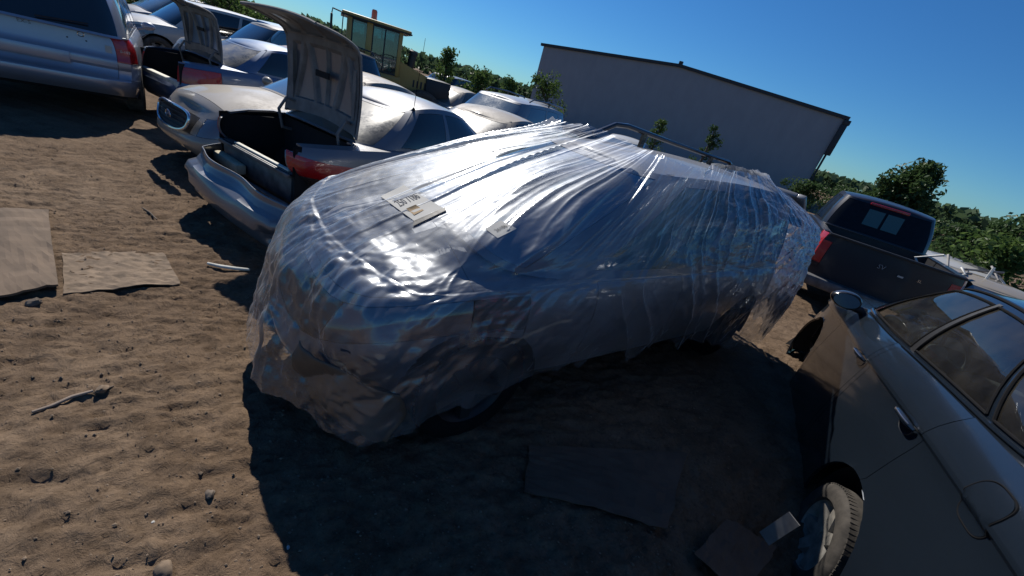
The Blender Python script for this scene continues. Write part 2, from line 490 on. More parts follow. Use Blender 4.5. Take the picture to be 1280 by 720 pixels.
def build_ground():
    xs = np.concatenate([-np.geomspace(5.2, 900, 40)[::-1], np.arange(-5.15, 5.15, .019), np.geomspace(5.2, 900, 40)])
    ys = np.concatenate([-np.geomspace(.6, 300, 20)[::-1] + .3, np.arange(-.25, 3.2, .017), np.arange(3.2, 6.5, .035), np.geomspace(6.55, 900, 45)])
    X, Y = np.meshgrid(xs, ys, indexing='ij')
    Z = ground_z(X, Y)
    n, k = X.shape
    V = np.stack([X, Y, Z], -1).reshape(-1, 3)
    I = np.arange(n * k).reshape(n, k)
    F = np.stack([I[:-1, :-1], I[1:, :-1], I[1:, 1:], I[:-1, 1:]], -1).reshape(-1, 4)
    me = bpy.data.meshes.new('ground')
    me.vertices.add(len(V)); me.vertices.foreach_set('co', V.ravel())
    me.loops.add(F.size); me.loops.foreach_set('vertex_index', F.ravel())
    me.polygons.add(len(F)); me.polygons.foreach_set('loop_start', np.arange(0, F.size, 4))
    me.update(calc_edges=True)
    me.materials.append(M['ground']); me.shade_smooth()
    o = bpy.data.objects.new('ground', me); COL.objects.link(o)
    tag(o, 'packed brown dirt yard with ruts and crumbs', kind='structure')
build_ground()

# ------------------------------------------------------------------ car bodies
WHEEL_CACHE = {}
def make_wheel(parent, x, y, z, R=.31, w=.2, spokes=5, side=1, rim='rim', tyre='tyre', name='wheel', turned=0):
    key = (round(R, 3), round(w, 3), spokes, rim, tyre)
    if key not in WHEEL_CACHE:
        a = MB(); rr = R * .64
        a.lathe([(rr + .012, w * .5 - .004), (rr + .002, w * .5 - .02), (rr - .012, w * .5 - .035), (rr - .03, w * .1), (rr - .03, -w * .45)], 48)
        a.lathe([(.0, w * .28), (.035, w * .28), (.05, w * .22), (.055, w * .1)], 24)
        for k in range(spokes):
            t = 2 * PI * k / spokes + .3
            Mx = Matrix.Rotation(t, 4, 'Y')
            a.add([(.03, w * .30, -.045), (.03, w * .30, .045), (rr - .01, w * .40, .03), (rr - .01, w * .40, -.03),
                   (.03, w * .05, -.055), (.03, w * .05, .055), (rr - .01, w * .2, .04), (rr - .01, w * .2, -.04),
                   (rr * .5, w * .37, 0)],
                  [(0, 1, 8), (1, 2, 8), (2, 3, 8), (3, 0, 8), (4, 7, 6, 5), (0, 4, 5, 1), (1, 5, 6, 2), (2, 6, 7, 3), (3, 7, 4, 0)], Mx)
        me_r = a.build('rim', M[rim], None); b = MB()
        prof = []
        for (q, h) in [(.645, .44), (.68, .5), (.80, .52), (.90, .50), (.955, .44), (.985, .36), (1.0, .2), (1.0, 0), (1.0, -.2), (.985, -.36), (.9, -.5), (.66, -.46)]:
            prof.append((R * q, w * h))
        b.lathe(prof, 64)
        # tread blocks round the shoulder
        for k in range(72):
            Mx = Matrix.Rotation(2 * PI * k / 72, 4, 'Y')
            for s in (-1, 1):
                b.box(R * .96, R * .998, s * w * .2, s * w * .41, -R * .030, R * .030, Mx)
        me_t = b.build('tyre', M[tyre], None)
        d = MB(); d.lathe([(0, -.0), (R * .45, 0), (R * .45, -.02), (0, -.02)], 32)
        me_d = d.build('wheel', M['steel'], None)
        WHEEL_CACHE[key] = (me_d.data, me_r.data, me_t.data)
        for o in (me_r, me_t, me_d): bpy.data.objects.remove(o)
    dd, dr, dt = WHEEL_CACHE[key]
    wo_ = bpy.data.objects.new(name, dd); COL.objects.link(wo_); wo_.parent = parent
    wo_.location = (x, y, z); wo_.rotation_euler = (0, 0, (0 if side > 0 else PI) + turned)
    for nm, dat in (('rim', dr), ('tyre', dt)):
        c = bpy.data.objects.new(nm, dat); COL.objects.link(c); c.parent = wo_
    return wo_

def region_mesh(name, V, F, material, parent, gap=.003, lip=.015, recess=0.0, angle=32):
    """a panel cut out of the body skin: shrunk a little all round and given a folded edge"""
    used = sorted({i for f in F for i in f}); mp = {i: k for k, i in enumerate(used)}
    bm = bmesh.new()
    vs = [bm.verts.new(V[i]) for i in used]
    for f in F:
        ids = []
        for i in f:
            if mp[i] not in ids: ids.append(mp[i])
        if len(ids) > 2:
            try: bm.faces.new([vs[i] for i in ids])
            except ValueError: pass
    bmesh.ops.remove_doubles(bm, verts=bm.verts[:], dist=.0004)
    bm.normal_update()
    be = [e for e in bm.edges if e.is_boundary]
    if be and (gap or lip):
        bv = {v for e in be for v in e.verts}
        mv = {}
        for v in bv:
            c = Vector((0, 0, 0)); n = 0
            for f in v.link_faces: c += f.calc_center_median(); n += 1
            if n:
                d = c / n - v.co; d -= v.normal * d.dot(v.normal)
                mv[v] = (d.normalized() * gap if d.length > 1e-6 else Vector((0, 0, 0)))
        for v, d in mv.items(): v.co += d
        if recess:
            nn = {v: v.normal.copy() for v in bm.verts}
            for v in bm.verts: v.co -= nn[v] * recess
        nn = {v: v.normal.copy() for v in bv}
        r = bmesh.ops.extrude_edge_only(bm, edges=be)
        nv = [g for g in r['geom'] if isinstance(g, bmesh.types.BMVert)]
        for v in nv:
            best = None
            for e in v.link_edges:
                o = e.other_vert(v)
                if o in nn: best = nn[o]
            if best is not None: v.co -= best * lip
    me = bpy.data.meshes.new(name)
    bm.to_mesh(me); bm.free()
    me.materials.append(material); me.shade_smooth(); me.set_sharp_from_angle(angle=math.radians(angle))
    o = bpy.data.objects.new(name, me); COL.objects.link(o); o.parent = parent
    return o

class Car:
    """x forward from the rear bumper, y left, z up"""
    def __init__(c, root, **k):
        c.root = root
        c.L = k.get('L', 4.5); c.W = k.get('W', .88)
        c.z0 = k.get('z0', [(0, .30), (.5, .2), (4, .2), (4.5, .26)])
        c.belt = k['belt']; c.deck = k['deck']
        c.nf = k.get('nf', 4.6); c.nr = k.get('nr', 6.0)
        c.kk = k.get('kk', [(0, .92), (.15, .965), (.45, 1.0), (.72, 1.0), (.9, .975), (1, .93)])
        c.ef = k.get('ef', [(0, -.10), (.2, -.02), (.45, 0), (.55, -.03), (.8, -.10), (1, -.22)])
        c.er = k.get('er', [(0, -.08), (.2, -.01), (.45, 0), (.52, -.05), (.8, -.08), (1, -.12)])
        c.rows = k.get('rows', 16); c.ds = k.get('ds', .07); c.cuts = k.get('cuts', [])
        c.gh = k['gh']; c.wheels = k.get('wheels', [(.75, .33), (3.5, .33)]); c.wr = k.get('wr', .37); c.wz = k.get('wz', .31)
        c.rowcuts = k.get('rowcuts', [])
        c.warp = k.get('warp', None)
    def half(c, nseg_end=7):
        Lh = c.L / 2
        cols = []
        ye = [i / nseg_end * .90 for i in range(nseg_end + 1)]
        ye = sorted(set(ye + [.05, .955]))
        for y in ye: cols.append(('r', y))
        xr = -(1 - .955 ** c.nr) ** (1 / c.nr) * Lh; xf = (1 - .955 ** c.nf) ** (1 / c.nf) * Lh
        xs = list(np.arange(xr + c.ds, xf - c.ds * .5, c.ds))
        for q in c.cuts:
            q -= Lh
            if xr < q < xf:
                j = int(np.argmin([abs(a - q) for a in xs])); xs[j] = q
        for x in xs: cols.append(('s', x))
        for y in ye[::-1]: cols.append(('f', y))
        return cols
    def pt(c, col, r, side):
        k, v = col; Lh = c.L / 2
        if k == 'r': x = -(1 - v ** c.nr) ** (1 / c.nr) * Lh; y = v
        elif k == 'f': x = (1 - v ** c.nf) ** (1 / c.nf) * Lh; y = v
        else:
            x = v; n = c.nr if x < 0 else c.nf
            y = (1 - abs(x / Lh) ** n) ** (1 / n)
        e = sm_t(r, c.ef) if x > 0 else sm_t(r, c.er)
        ws = (abs(x) / Lh)
        ws = max(0, (ws - .6) / .4) ** 2
        if k != 's': ws = ws
        xx = x + (1 if x > 0 else -1) * e * ws
        X = xx + Lh
        if c.warp and k == 's': X = c.warp(X, r)
        zb = sm_t(X, c.belt); z0 = lerp_t(X, c.z0)
        return Vector((X, side * y * c.W * sm_t(r, c.kk), z0 + (zb - z0) * r))
    def skin(c, assign, gap=.003, angle=32, crown_p=2.0):
        cols = c.half(); nc = len(cols)
        R = sorted(set([i / c.rows for i in range(c.rows + 1)] + list(c.rowcuts)))
        nr = len(R); V = []; parts = {}
        c.cols = cols; c.R = R
        idx = {}
        for s in (1, -1):
            for i, col in enumerate(cols):
                for j, r in enumerate(R):
                    if s == -1 and col[1] == 0 and col[0] != 's':
                        idx[(s, i, j)] = idx[(1, i, j)]; continue
                    idx[(s, i, j)] = len(V); V.append(c.pt(col, r, s))
        # wheel arches
        inside = set()
        for (wx, wz) in c.wheels:
            for k_, p in enumerate(V):
                d = Vector((p.x - wx, 0, p.z - wz))
                if abs(p.y) > c.W * .75 and d.length < c.wr: inside.add((k_))
        arch = {}
        for (wx, wz) in c.wheels:
            for k_ in inside:
                p = V[k_]; d = Vector((p.x - wx, 0, p.z - wz))
                if d.length < c.wr:
                    q = d.normalized() * c.wr if d.length > 1e-5 else Vector((0, 0, c.wr))
                    arch[k_] = Vector((wx + q.x, p.y, wz + q.z))
        def put(f, ctx):
            nm = assign(*ctx)
            if nm is None: return
            parts.setdefault(nm, []).append(f)
        for s in (1, -1):
            for i in range(nc - 1):
                for j in range(nr - 1):
                    f = [idx[(s, i, j)], idx[(s, i + 1, j)], idx[(s, i + 1, j + 1)], idx[(s, i, j + 1)]]
                    if all(q in inside for q in f): continue
                    if s == 1: f = f[::-1]
                    cc = sum((V[q] for q in f), Vector()) / 4
                    put(f, (cols[i][0], cols[i][1], (R[j] + R[j + 1]) / 2, s, cc.x, abs(cc.y), cc.z, False))
        # top
        T = 14
        tt = [-1 + 2 * t / T for t in range(T + 1)]
        tix = {}
        jt = nr - 1
        for i, col in enumerate(cols):
            a = V[idx[(1, i, jt)]]; zc = sm_t(a.x, c.deck)
            for t, q in enumerate(tt):
                if t == 0: tix[(i, t)] = idx[(-1, i, jt)]
                elif t == T: tix[(i, t)] = idx[(1, i, jt)]
                else:
                    tix[(i, t)] = len(V)
                    wy = abs(a.y) / c.W
                    V.append(Vector((a.x, a.y * q, a.z + (zc - a.z) * (1 - abs(q) ** crown_p) * min(1, wy * 1.15))))
        for i in range(nc - 1):
            for t in range(T):
                f = [tix[(i, t)], tix[(i, t + 1)], tix[(i + 1, t + 1)], tix[(i + 1, t)]][::-1]
                cc = sum((V[q] for q in f), Vector()) / 4
                put(f, (cols[i][0], cols[i][1], 1.5, 1 if cc.y > 0 else -1, cc.x, abs(cc.y), cc.z, True))
        for k_, p in arch.items(): V[k_] = p
        out = {}
        for nm, F in parts.items():
            name, mt = nm[0], nm[1]
            opt = nm[2] if len(nm) > 2 else 0
            out.setdefault(name, []).append(region_mesh(name, V, F, M[mt], c.root, gap, .018, opt * .001, angle))
        c.V = V
        return out
    def patch(c, name, material, path, f0, f1, side, off=.005, nr=10):
        pts = []
        for (a, b_) in zip(path[:-1], path[1:]):
            for q in range(6):
                if a[0] == b_[0]: pts.append((a[0], a[1] + (b_[1] - a[1]) * q / 6))
        pts.append(path[-1]); n = len(pts); vs = []; fs = []
        P = [[c.pt(p, f0(i / (n - 1)) + (f1(i / (n - 1)) - f0(i / (n - 1))) * j / (nr - 1), side) for j in range(nr)] for i, p in enumerate(pts)]
        for lay in (1, 0):
            for i in range(n):
                for j in range(nr):
                    du = P[min(i + 1, n - 1)][j] - P[max(i - 1, 0)][j]; dv = P[i][min(j + 1, nr - 1)] - P[i][max(j - 1, 0)]
                    nn = du.cross(dv)
                    nn = nn.normalized() if nn.length > 1e-9 else Vector((-1, 0, 0))
                    ctr = P[i][j] - Vector((c.L / 2, 0, nn.z))
                    if nn.dot(Vector((P[i][j].x - c.L / 2, P[i][j].y * 2.5, 0))) < 0: nn = -nn
                    e = min(i, n - 1 - i, j, nr - 1 - j)
                    vs.append(P[i][j] + nn * ((off * (1 if e > 0 else .5)) if lay else -.01))
        N = n * nr
        for i in range(n - 1):
            for j in range(nr - 1):
                q = (i * nr + j, (i + 1) * nr + j, (i + 1) * nr + j + 1, i * nr + j + 1)
                fs.append(q if side < 0 else q[::-1])
        for i in range(n - 1):
            for j in (0, nr - 1): fs.append((i * nr + j, (i + 1) * nr + j, (i + 1) * nr + j + N, i * nr + j + N))
        for j in range(nr - 1):
            for i in (0, n - 1): fs.append((i * nr + j, i * nr + j + 1, i * nr + j + 1 + N, i * nr + j + N))
        return mesh(name, vs, fs, M[material], c.root, True, 40)
    def gpt(c, kind, v, b, side):
        g = c.gh
        n = g.get('n', 7.0)
        a0, a1 = g['base']; t0, t1 = g['roof']
        h0, m0 = (a1 - a0) / 2, (a1 + a0) / 2
        h1, m1 = (t1 - t0) / 2, (t1 + t0) / 2
        if kind == 'e0': X = -(1 - v ** n) ** (1 / n); Y = v
        elif kind == 'e1': X = (1 - v ** n) ** (1 / n); Y = v
        else: X = v; Y = (1 - abs(v) ** n) ** (1 / n)
        bx = b
        x = (m0 + h0 * X) * (1 - bx) + (m1 + h1 * X) * bx
        yb = g['yb']; yr = g['yr']
        bul = g.get('bulge', .03) * 4 * b * (1 - b)
        xb = m0 + h0 * X
        y = ((yb * (1 - b) + yr * b) + bul) * Y
        # windscreen and rear glass bow outwards a touch
        if kind in ('e0', 'e1'): x += (1 if kind == 'e1' else -1) * g.get('bow', .05) * (1 - v * v)
        zr = g['z'] - g.get('drop', .05) * abs(X) ** 2.2
        zb = sm_t(xb, c.belt) - .012
        wy = abs(y) / c.W
        zb += max(0, (sm_t(xb, c.deck) - zb)) * (1 - min(1, wy * 1.02) ** 2)
        return Vector((x, side * y, zb * (1 - b) + (zr) * b))
    def greenhouse(c, panes, roofmat, glass='glass', gap=.004, angle=32, skylip=None, trim=True, roofpart=True):
        g = c.gh
        ys = [0, .15, .3, .45, .6, .72, .82, .88, .94]
        xl = 0.93
        xs = sorted(set([round(q, 4) for q in np.arange(-.90, .901, .05)] + [q for p in panes if p[0] == 'side' for q in p[1:3]]))
        cols = [('e0', y) for y in ys] + [('s', x) for x in xs] + [('e1', y) for y in ys[::-1]]
        B = sorted(set([0, .04, .08, .2, .35, .5, .65, .8, .9, .94, 1.0]))
        V = []; idx = {}
        for s in (1, -1):
            for i, (k, v) in enumerate(cols):
                for j, b in enumerate(B):
                    if s == -1 and v == 0 and k != 's': idx[(s, i, j)] = idx[(1, i, j)]; continue
                    idx[(s, i, j)] = len(V); V.append(c.gpt(k, v, b, s))
        parts = {}
        for s in (1, -1):
            for i in range(len(cols) - 1):
                k = cols[i][0]; v = (cols[i][1] + cols[i + 1][1]) / 2 if cols[i + 1][0] == k else None
                for j in range(len(B) - 1):
                    b = (B[j] + B[j + 1]) / 2
                    f = [idx[(s, i, j)], idx[(s, i + 1, j)], idx[(s, i + 1, j + 1)], idx[(s, i, j + 1)]]
                    if s == 1: f = f[::-1]
                    nm = ('pillars', roofmat, 0)
                    if v is not None:
                        for p in panes:
                            if p[0] == 'side' and k == 's' and p[1] < v < p[2] and .08 < b < .9:
                                nm = (p[3], p[4] if len(p) > 4 else glass, s, p[1])
                            if p[0] == 'rear' and k == 'e0' and v < .88 and .04 < b < .94: nm = ('rear_window', p[1], 0)
                            if p[0] == 'front' and k == 'e1' and v < .88 and .04 < b < .94: nm = ('windshield', p[1], 0)
                    parts.setdefault(nm, []).append(f)
        T = 12; tix = {}; jt = len(B) - 1
        for i, col in enumerate(cols):
            a = V[idx[(1, i, jt)]]
            for t in range(T + 1):
                q = -1 + 2 * t / T
                if t == 0: tix[(i, t)] = idx[(-1, i, jt)]
                elif t == T: tix[(i, t)] = idx[(1, i, jt)]
                else:
                    tix[(i, t)] = len(V); V.append(Vector((a.x, a.y * q, a.z + g.get('crown', .05) * (1 - q * q) * min(1, abs(a.y) / g['yr'] * 1.1))))
        for i in range(len(cols) - 1):
            for t in range(T):
                parts.setdefault(('roof', roofmat, 0), []).append([tix[(i, t)], tix[(i, t + 1)], tix[(i + 1, t + 1)], tix[(i + 1, t)]][::-1])
        res = {}
        for nm, F in parts.items():
            solid = nm[0] in ('pillars', 'roof')
            o = region_mesh(nm[0], V, F, M[nm[1]], c.root, 0 if solid else gap, 0 if nm[0] == 'roof' else .012, 0 if solid else .003, angle)
            if nm[0] == 'pillars' and len(res.get('pillars', [])) == 0: pass
            res.setdefault(nm[0], []).append(o)
        return res
    def liners(c, material='lining', sides=(1, -1)):
        for (wx, wz) in c.wheels:
            for s in sides:
                b = MB()
                R = c.wr + .004
                yo = c.W * .955
                b.lathe([(R, yo * 1), (R, yo - .12), (R * .97, yo - .34), (0.0, yo - .35)], 28, 'Y', Matrix.Translation((wx, 0, wz)) @ Matrix.Scale(s, 4, (0, 1, 0)), -.25, PI + .25)
                b.build('wheel_arch', M[material], c.root)
    def floor(c, z=.22, material='lining'):
        b = MB(); b.box(.25, c.L - .3, -c.W * .82, c.W * .82, z - .03, z + .03)
        return b.build('underbody', M[material], c.root)

def text_mesh(txt, size, mtl, parent, Mx, name='lettering', depth=.0008):
    cu = bpy.data.curves.new('t', 'FONT'); cu.body = txt; cu.size = size; cu.extrude = depth; cu.resolution_u = 2
    cu.align_x = 'CENTER'; cu.align_y = 'CENTER'
    o = bpy.data.objects.new('t', cu); COL.objects.link(o)
    bpy.context.view_layer.update()
    dg = bpy.context.evaluated_depsgraph_get()
    me = bpy.data.meshes.new_from_object(o.evaluated_get(dg))
    bpy.data.objects.remove(o)
    me.transform(Mx); me.materials.clear(); me.materials.append(mtl)
    r = bpy.data.objects.new(name, me); COL.objects.link(r); r.parent = parent
    return r

def heading(deg):
    """object z rotation so that local +x looks along that compass heading (clockwise from +Y)"""
    return PI / 2 - math.radians(deg)

def pose(x, y, deg):
    t = math.radians(deg)
    return Matrix.Translation((x, y, 0)) @ Matrix.Rotation(heading(deg), 4, 'Z')

def trunk_lid(root, hx, hz, width, length, ang, material, inner='inner', flange=.3, name='trunk_lid'):
    """a boot lid standing open: outer skin, inner pressing with its ribs, hinges"""
    R = Matrix.Translation((hx, 0, hz)) @ Matrix.Rotation(ang, 4, 'Y')
    # lid local: -x away from the hinge when shut (towards the rear), z outward; turned about y to stand up
    hw = width / 2
    def skin(off):
        def fn(u, v):
            y = (-1 + 2 * v)
            s = u * (length + flange)
            if s < length - .06: x, z = -s, .035 * math.sin(min(1, s / length) * PI)
            else:
                t = min(1, (s - (length - .06)) / (flange + .06)); a = t ** .7 * 1.25
                x = -(length - .06) - .12 * math.sin(a) - .03 * t; z = -(flange + .02) * t ** 1.3
            wy = hw * (1 - .06 * u) * (1 - .03 * abs(y) ** 6)
            return Vector((x + .05 * (1 - y * y) * (-.6), y * wy, z - .05 * y * y - off))
        return fn
    b = MB(); b.grid(skin(0), 22, 20, R); 
    lid = b.build(name, M[material], root)
    # inner pressing
    fn = skin(.028)
    b = MB()
    def dep(u, v):
        y = abs(-1 + 2 * v); uu = u
        rim_ = min(1, max(0, (min(y, 1 - y) if False else (1 - y)) / .10)); 
        edge = min((1 - y) / .14, uu / .12, (1 - uu) / .12)
        e = 0 if edge < 1 else 1
        # triangular and centre recesses between stamped ribs
        rib = min(abs(y - .35 - (uu - .3) * .55), abs(y - .75 + (uu - .3) * .55), abs(uu - .60) * 1.4, y * 1.3 + .03)
        r = 1 if rib > .085 else max(0, (rib - .04) / .045)
        return .034 * e * r
    def fin(u, v):
        p = fn(.02 + u * .96, .02 + v * .96); return p + Vector((0, 0, .022 - 0.022 + dep(u, v)))
    b.grid(fin, 90, 110, R)
    b.build('inner_panel', M[inner], lid, angle=25)
    # rubber-lined edge strip
    b = MB()
    pts = [skin(.014)(u, .0) for u in np.linspace(0, 1, 16)] + [skin(.014)(1, v) for v in np.linspace(0, 1, 10)] + [skin(.014)(u, 1.) for u in np.linspace(1, 0, 16)]
    b.tube(pts, .014, 6, R); b.build('edge_seal', M[inner], lid)
    b = MB(); b.box(-length * .62, -length * .55, -.10, .10, -.045, -.03, R); b.build('latch_opening', M['lining'], lid)
    for s in (-1, 1):
        b = MB(); b.box(-length * .75, -length * .2, s * hw * .82 - .02, s * hw * .82 + .02, -.05, -.035, R); b.build('stiffening_rib', M[inner], lid)
    for s in (-1, 1):
        b = MB()
        p0 = R @ Vector((-.12, s * hw * .75, -.03))
        y = s * hw * .8
        b.tube([p0, (hx - .12, y, hz + .14), (hx - .2, y, hz + .02), (hx - .16, y, hz - .16), (hx + .05, y, hz - .2)], .016, 8)
        b.build('hinge_arm', M[inner], root)
    return lid

# =================================================================== right-hand charcoal sedan (close)
def right_sedan():
    root = thing('parked_sedan', 'dusty charcoal sedan in the near right foreground with its windows shut', 'sedan',
                 (0, 0, 0), 0)
    X0, Y0, deg = 2.87, 1.15, 23
    t = math.radians(deg); RO = 1.25          # rear overhang behind the rear axle
    root.location = (X0 - RO * math.sin(t), Y0 - RO * math.cos(t), -.02)
    root.rotation_euler = (0, 0, heading(deg))
    def warp(X, r):
        # door shut lines lean
        d = 0
        if 1.2 < X < 2.2:
            k = max(0, 1 - abs(X - 1.52) / .35)
            d = k * (.16 * (.72 - r) if r > .48 else .16 * .24 + (.48 - r) * .75)
        return X + d
    c = Car(root, L=4.9, W=.90, z0=[(0, .0), (.6, -.10), (2.6, -.10), (3.9, -.06), (4.9, .1)], belt=[(0, .98), (.7, 1.06), (1.5, 1.06), (2.7, 1.0), (3.6, .96), (4.4, .86), (4.9, .66)],
            deck=[(0, 1.02), (.7, 1.12), (1.5, 1.12), (2.7, 1.02), (3.5, 1.03), (4.4, .93), (4.9, .70)],
            kk=[(0, 1.0), (.12, 1.03), (.4, 1.03), (.65, 1.0), (.808, .975), (.833, 1.0), (.852, .998), (.926, .965), (1, .905)],
            rows=20, ds=.045, cuts=[1.52, 2.48, 3.45], rowcuts=[.81, .833, .852], wheels=[(1.60, .01), (3.92, .20)], wr=.43,
            gh=dict(base=(.92, 3.68), roof=(1.55, 2.92), yb=.80, yr=.63, z=1.52, drop=.10, crown=.05, bulge=.045, n=6.0, bow=.07), warp=warp)
    def assign(k, v, r, s, x, y, z, top):
        if top:
            if 1.0 < x < 3.6 and y < .70: return None
            if x >= 3.6 and y < .70 and x < 4.7: return ('hood', 'charcoal')
            if x <= .92 and y < .62 and k == 's': return ('trunk_lid', 'charcoal')
            return ('body', 'charcoal')
        if k == 'r' and .65 < r < .92 and y > .45: return ('tail_lamp', 'red', s)
        if k == 'r' and r < .5 or (k == 's' and x < .35 and r < .5): return ('rear_bumper', 'charcoal')
        if k == 'f' and .55 < r < .9 and y > .4: return ('headlamp', 'lampclear', s)
        if k == 'f' and r < .55 or (k == 's' and x > 4.55 and r < .5): return ('front_bumper', 'charcoal')
        if k == 's' and .06 < r:
            xb = v + 2.45
            if 1.52 < xb < 2.48: return ('rear_door', 'charcoal', s * .001)
            if 2.48 < xb < 3.45: return ('front_door', 'charcoal', s * .001)
        return ('body', 'charcoal')
    sk = c.skin(assign, gap=.0028)
    gh = c.greenhouse([('side', -.80, -.64, 'quarter_window', 'clear'), ('side', -.60, .02, 'side_window', 'clear'), ('side', .08, .72, 'side_window', 'clear'), ('front', 'clear'), ('rear', 'clear')], 'charcoal')
    c.liners(); c.floor()
    for (wx, wz) in c.wheels:
        for s in (1, -1):
            if wx < 2: make_wheel(root, wx, s * (.90 - .085), -.03, .335, .215, 7, s, 'rim', 'tyre_dark')
    # black B pillar strip, window surround
    for s in (1, -1):
        b = MB()
        for x0 in (-.60, .72):
            pass
        def gp(v, bb, off=.004):
            p = c.gpt('s', v, bb, s); return p + Vector((0, s * off, off * .4))
        # pillar cover
        vs = []; fs = []
        for i, bb in enumerate(np.linspace(.02, .93, 10)):
            for v in (.025, .05, .075): vs.append(gp(v, bb))
        for i in range(9):
            for j in range(2): fs.append((i * 3 + j, i * 3 + j + 1, (i + 1) * 3 + j + 1, (i + 1) * 3 + j))
        b.add(vs, fs); b.build('pillar_cover', M['plastic'], root)
        for lo, hi in ((-.60, .02), (.08, .72), (-.80, -.64)):
            b = MB(); ring = [gp(v, .085, .003) for v in np.linspace(lo, hi, 14)] + [gp(hi, q, .003) for q in np.linspace(.15, .85, 8)] + [gp(v, .90, .003) for v in np.linspace(hi, lo, 14)] + [gp(lo, q, .003) for q in np.linspace(.85, .12, 8)]
            ring.append(ring[0]); b.tube(ring, .007, 6); b.build('window_seal', M['rubber'], root)
        # belt moulding
        b = MB(); b.tube([gp(v, .03, .008) for v in np.linspace(-.86, .80, 40)], .011, 6); b.build('belt_moulding', M['chrome' if False else 'charcoal'], root)
        # roof drip
        b = MB(); b.tube([gp(v, .975, .003) for v in np.linspace(-.88, .88, 40)], .008, 6); b.build('roof_moulding', M['rubber'], root)
    # handles
    def side_pt(x, r, s, off=0):
        col = ('s', x - c.L / 2)
        w = c.warp; c.warp = None
        p = c.pt(col, r, s); c.warp = w
        return p + Vector((0, s * off, 0))
    for s in (1, -1):
        for hx in (1.72, 2.66):
            r = .789
            b = MB()
            b.lathe([(.0, .0), (.045, .002), (.055, .007), (.058, .001)], 24, 'Y', Matrix.Translation(side_pt(hx, r, s, -.002)) @ Matrix.Diagonal((1.5, s, .85, 1)))
            cup = b.build('handle_cup', M['plastic'], root)
            b = MB()
            pts = [side_pt(hx + d, r + .025 + .012 * (1 - (d / .1) ** 2), s, .012 + .028 * (1 - (abs(d) / .115) ** 3)) for d in np.linspace(-.11, .11, 13)]
            rad = [.010, .013, .015, .016, .016, .016, .016, .016, .016, .016, .015, .013, .010]
            b.tube(pts, rad, 10); h = b.build('door_handle', M['charcoal'], root)
            b = MB(); b.tube([p + Vector((0, s * .013, .008)) for p in pts[1:-1]], .0035, 6); b.build('handle_trim', M['chrome'], h)
    # fuel flap: rounded outline in a shallow groove, panel just proud of the skin
    s = 1
    def fl(u, v, off):
        return side_pt(1.02 + u, .852 + v * .74, s, off)
    b = MB(); N = 40; rim = []
    for q in range(N + 1):
        a = 2 * PI * q / N; cu, su = math.cos(a), math.sin(a); e = 2 / 3.4
        rim.append((.098 * abs(cu) ** e * (1 if cu > 0 else -1), .118 * abs(su) ** e * (1 if su > 0 else -1)))
    b.tube([fl(u, v, .001) for u, v in rim], .0035, 6)
    b.build('flap_gap', M['rubber'], root)
    vs = []; fs = []
    K = 9
    for i in range(K):
        q = i / (K - 1)
        for (u, v) in rim[:-1]: vs.append(fl(u * q * .96, v * q * .96, .0035))
    for i in range(K - 1):
        for j in range(N): fs.append((i * N + j, i * N + (j + 1) % N, (i + 1) * N + (j + 1) % N, (i + 1) * N + j))
    mesh('fuel_flap', vs, fs, M['charcoal'], root)
    # mirrors
    for s in (1, -1):
        b = MB(); bm = bmesh.new(); bmesh.ops.create_uvsphere(bm, u_segments=24, v_segments=14, radius=1)
        base = side_pt(3.32, .96, s, .14) + Vector((0, 0, .07))
        for v in bm.verts:
            x, y, z = v.co; x = x * .075 + (.02 if x > 0 else 0); 
            if v.co.x < -.35: x = -.03
            v.co = Vector((x, s * (y * .115), z * .075 * (1 - .15 * v.co.y * s)))
        bm.verts.index_update()
        b.add([v.co[:] for v in bm.verts], [[q.index for q in f.verts] for f in bm.faces], Matrix.Translation(base)); bm.free()
        mir = b.build('side_mirror', M['black'], root)
        b = MB(); b.lathe([(0, 0), (1, 0)], 24, 'X', Matrix.Translation(base + Vector((-.033, 0, 0))) @ Matrix.Diagonal((1, .095, .058, 1))); b.build('mirror_glass', M['glass_sky'], mir)
        b = MB(); b.tube([base + Vector((.01, -s * .06, -.04)), side_pt(3.34, .985, s, -.01)], [.028, .035], 10); b.build('mirror_foot', M['plastic'], mir)
    # cabin
    b = MB(); b.box(1.3, 3.6, -.72, .72, .25, .30); b.box(1.35, 1.45, -.68, .68, .3, 1.05); b.build('cabin_floor', M['lining'], root)
    for s in (1, -1):
        for sx in (2.32,):
            b = MB()
            b.box(sx, sx + .5, s * .37 - .24, s * .37 + .24, .32, .55, None, .05)
            b.box(-.06, .07, s * .37 - .24, s * .37 + .24, 0, .60, Matrix.Translation((sx, 0, .5)) @ Matrix.Rotation(-.25, 4, 'Y'), .045)
            st = b.build('front_seat', M['seat'], root)
            b = MB(); b.box(-.04, .05, s * .37 - .13, s * .37 + .13, .64, .82, Matrix.Translation((sx, 0, .5)) @ Matrix.Rotation(-.25, 4, 'Y'), .04); b.build('headrest', M['seat'], st)
    b = MB(); b.box(1.5, 2.0, -.66, .66, .32, .55, None, .05); b.box(-.06, .07, -.66, .66, 0, .58, Matrix.Translation((1.5, 0, .5)) @ Matrix.Rotation(-.35, 4, 'Y'), .045); b.build('rear_bench', M['seat'], root)
    b = MB(); b.box(3.25, 3.7, -.72, .72, .6, .97, None, .06); b.build('dashboard', M['plastic'], root)
    b = MB(); Mx = Matrix.Translation((3.08, .37, .92)) @ Matrix.Rotation(-1.15, 4, 'Y')
    b.tube([(.185 * math.cos(a), .185 * math.sin(a), 0) for a in np.linspace(0, 2 * PI, 33)], .016, 8, Mx)
    for a in (0.3, PI - .3, -PI / 2): b.tube([(0, 0, 0), (.18 * math.cos(a + PI / 2), .18 * math.sin(a + PI / 2), 0)], .014, 6, Mx)
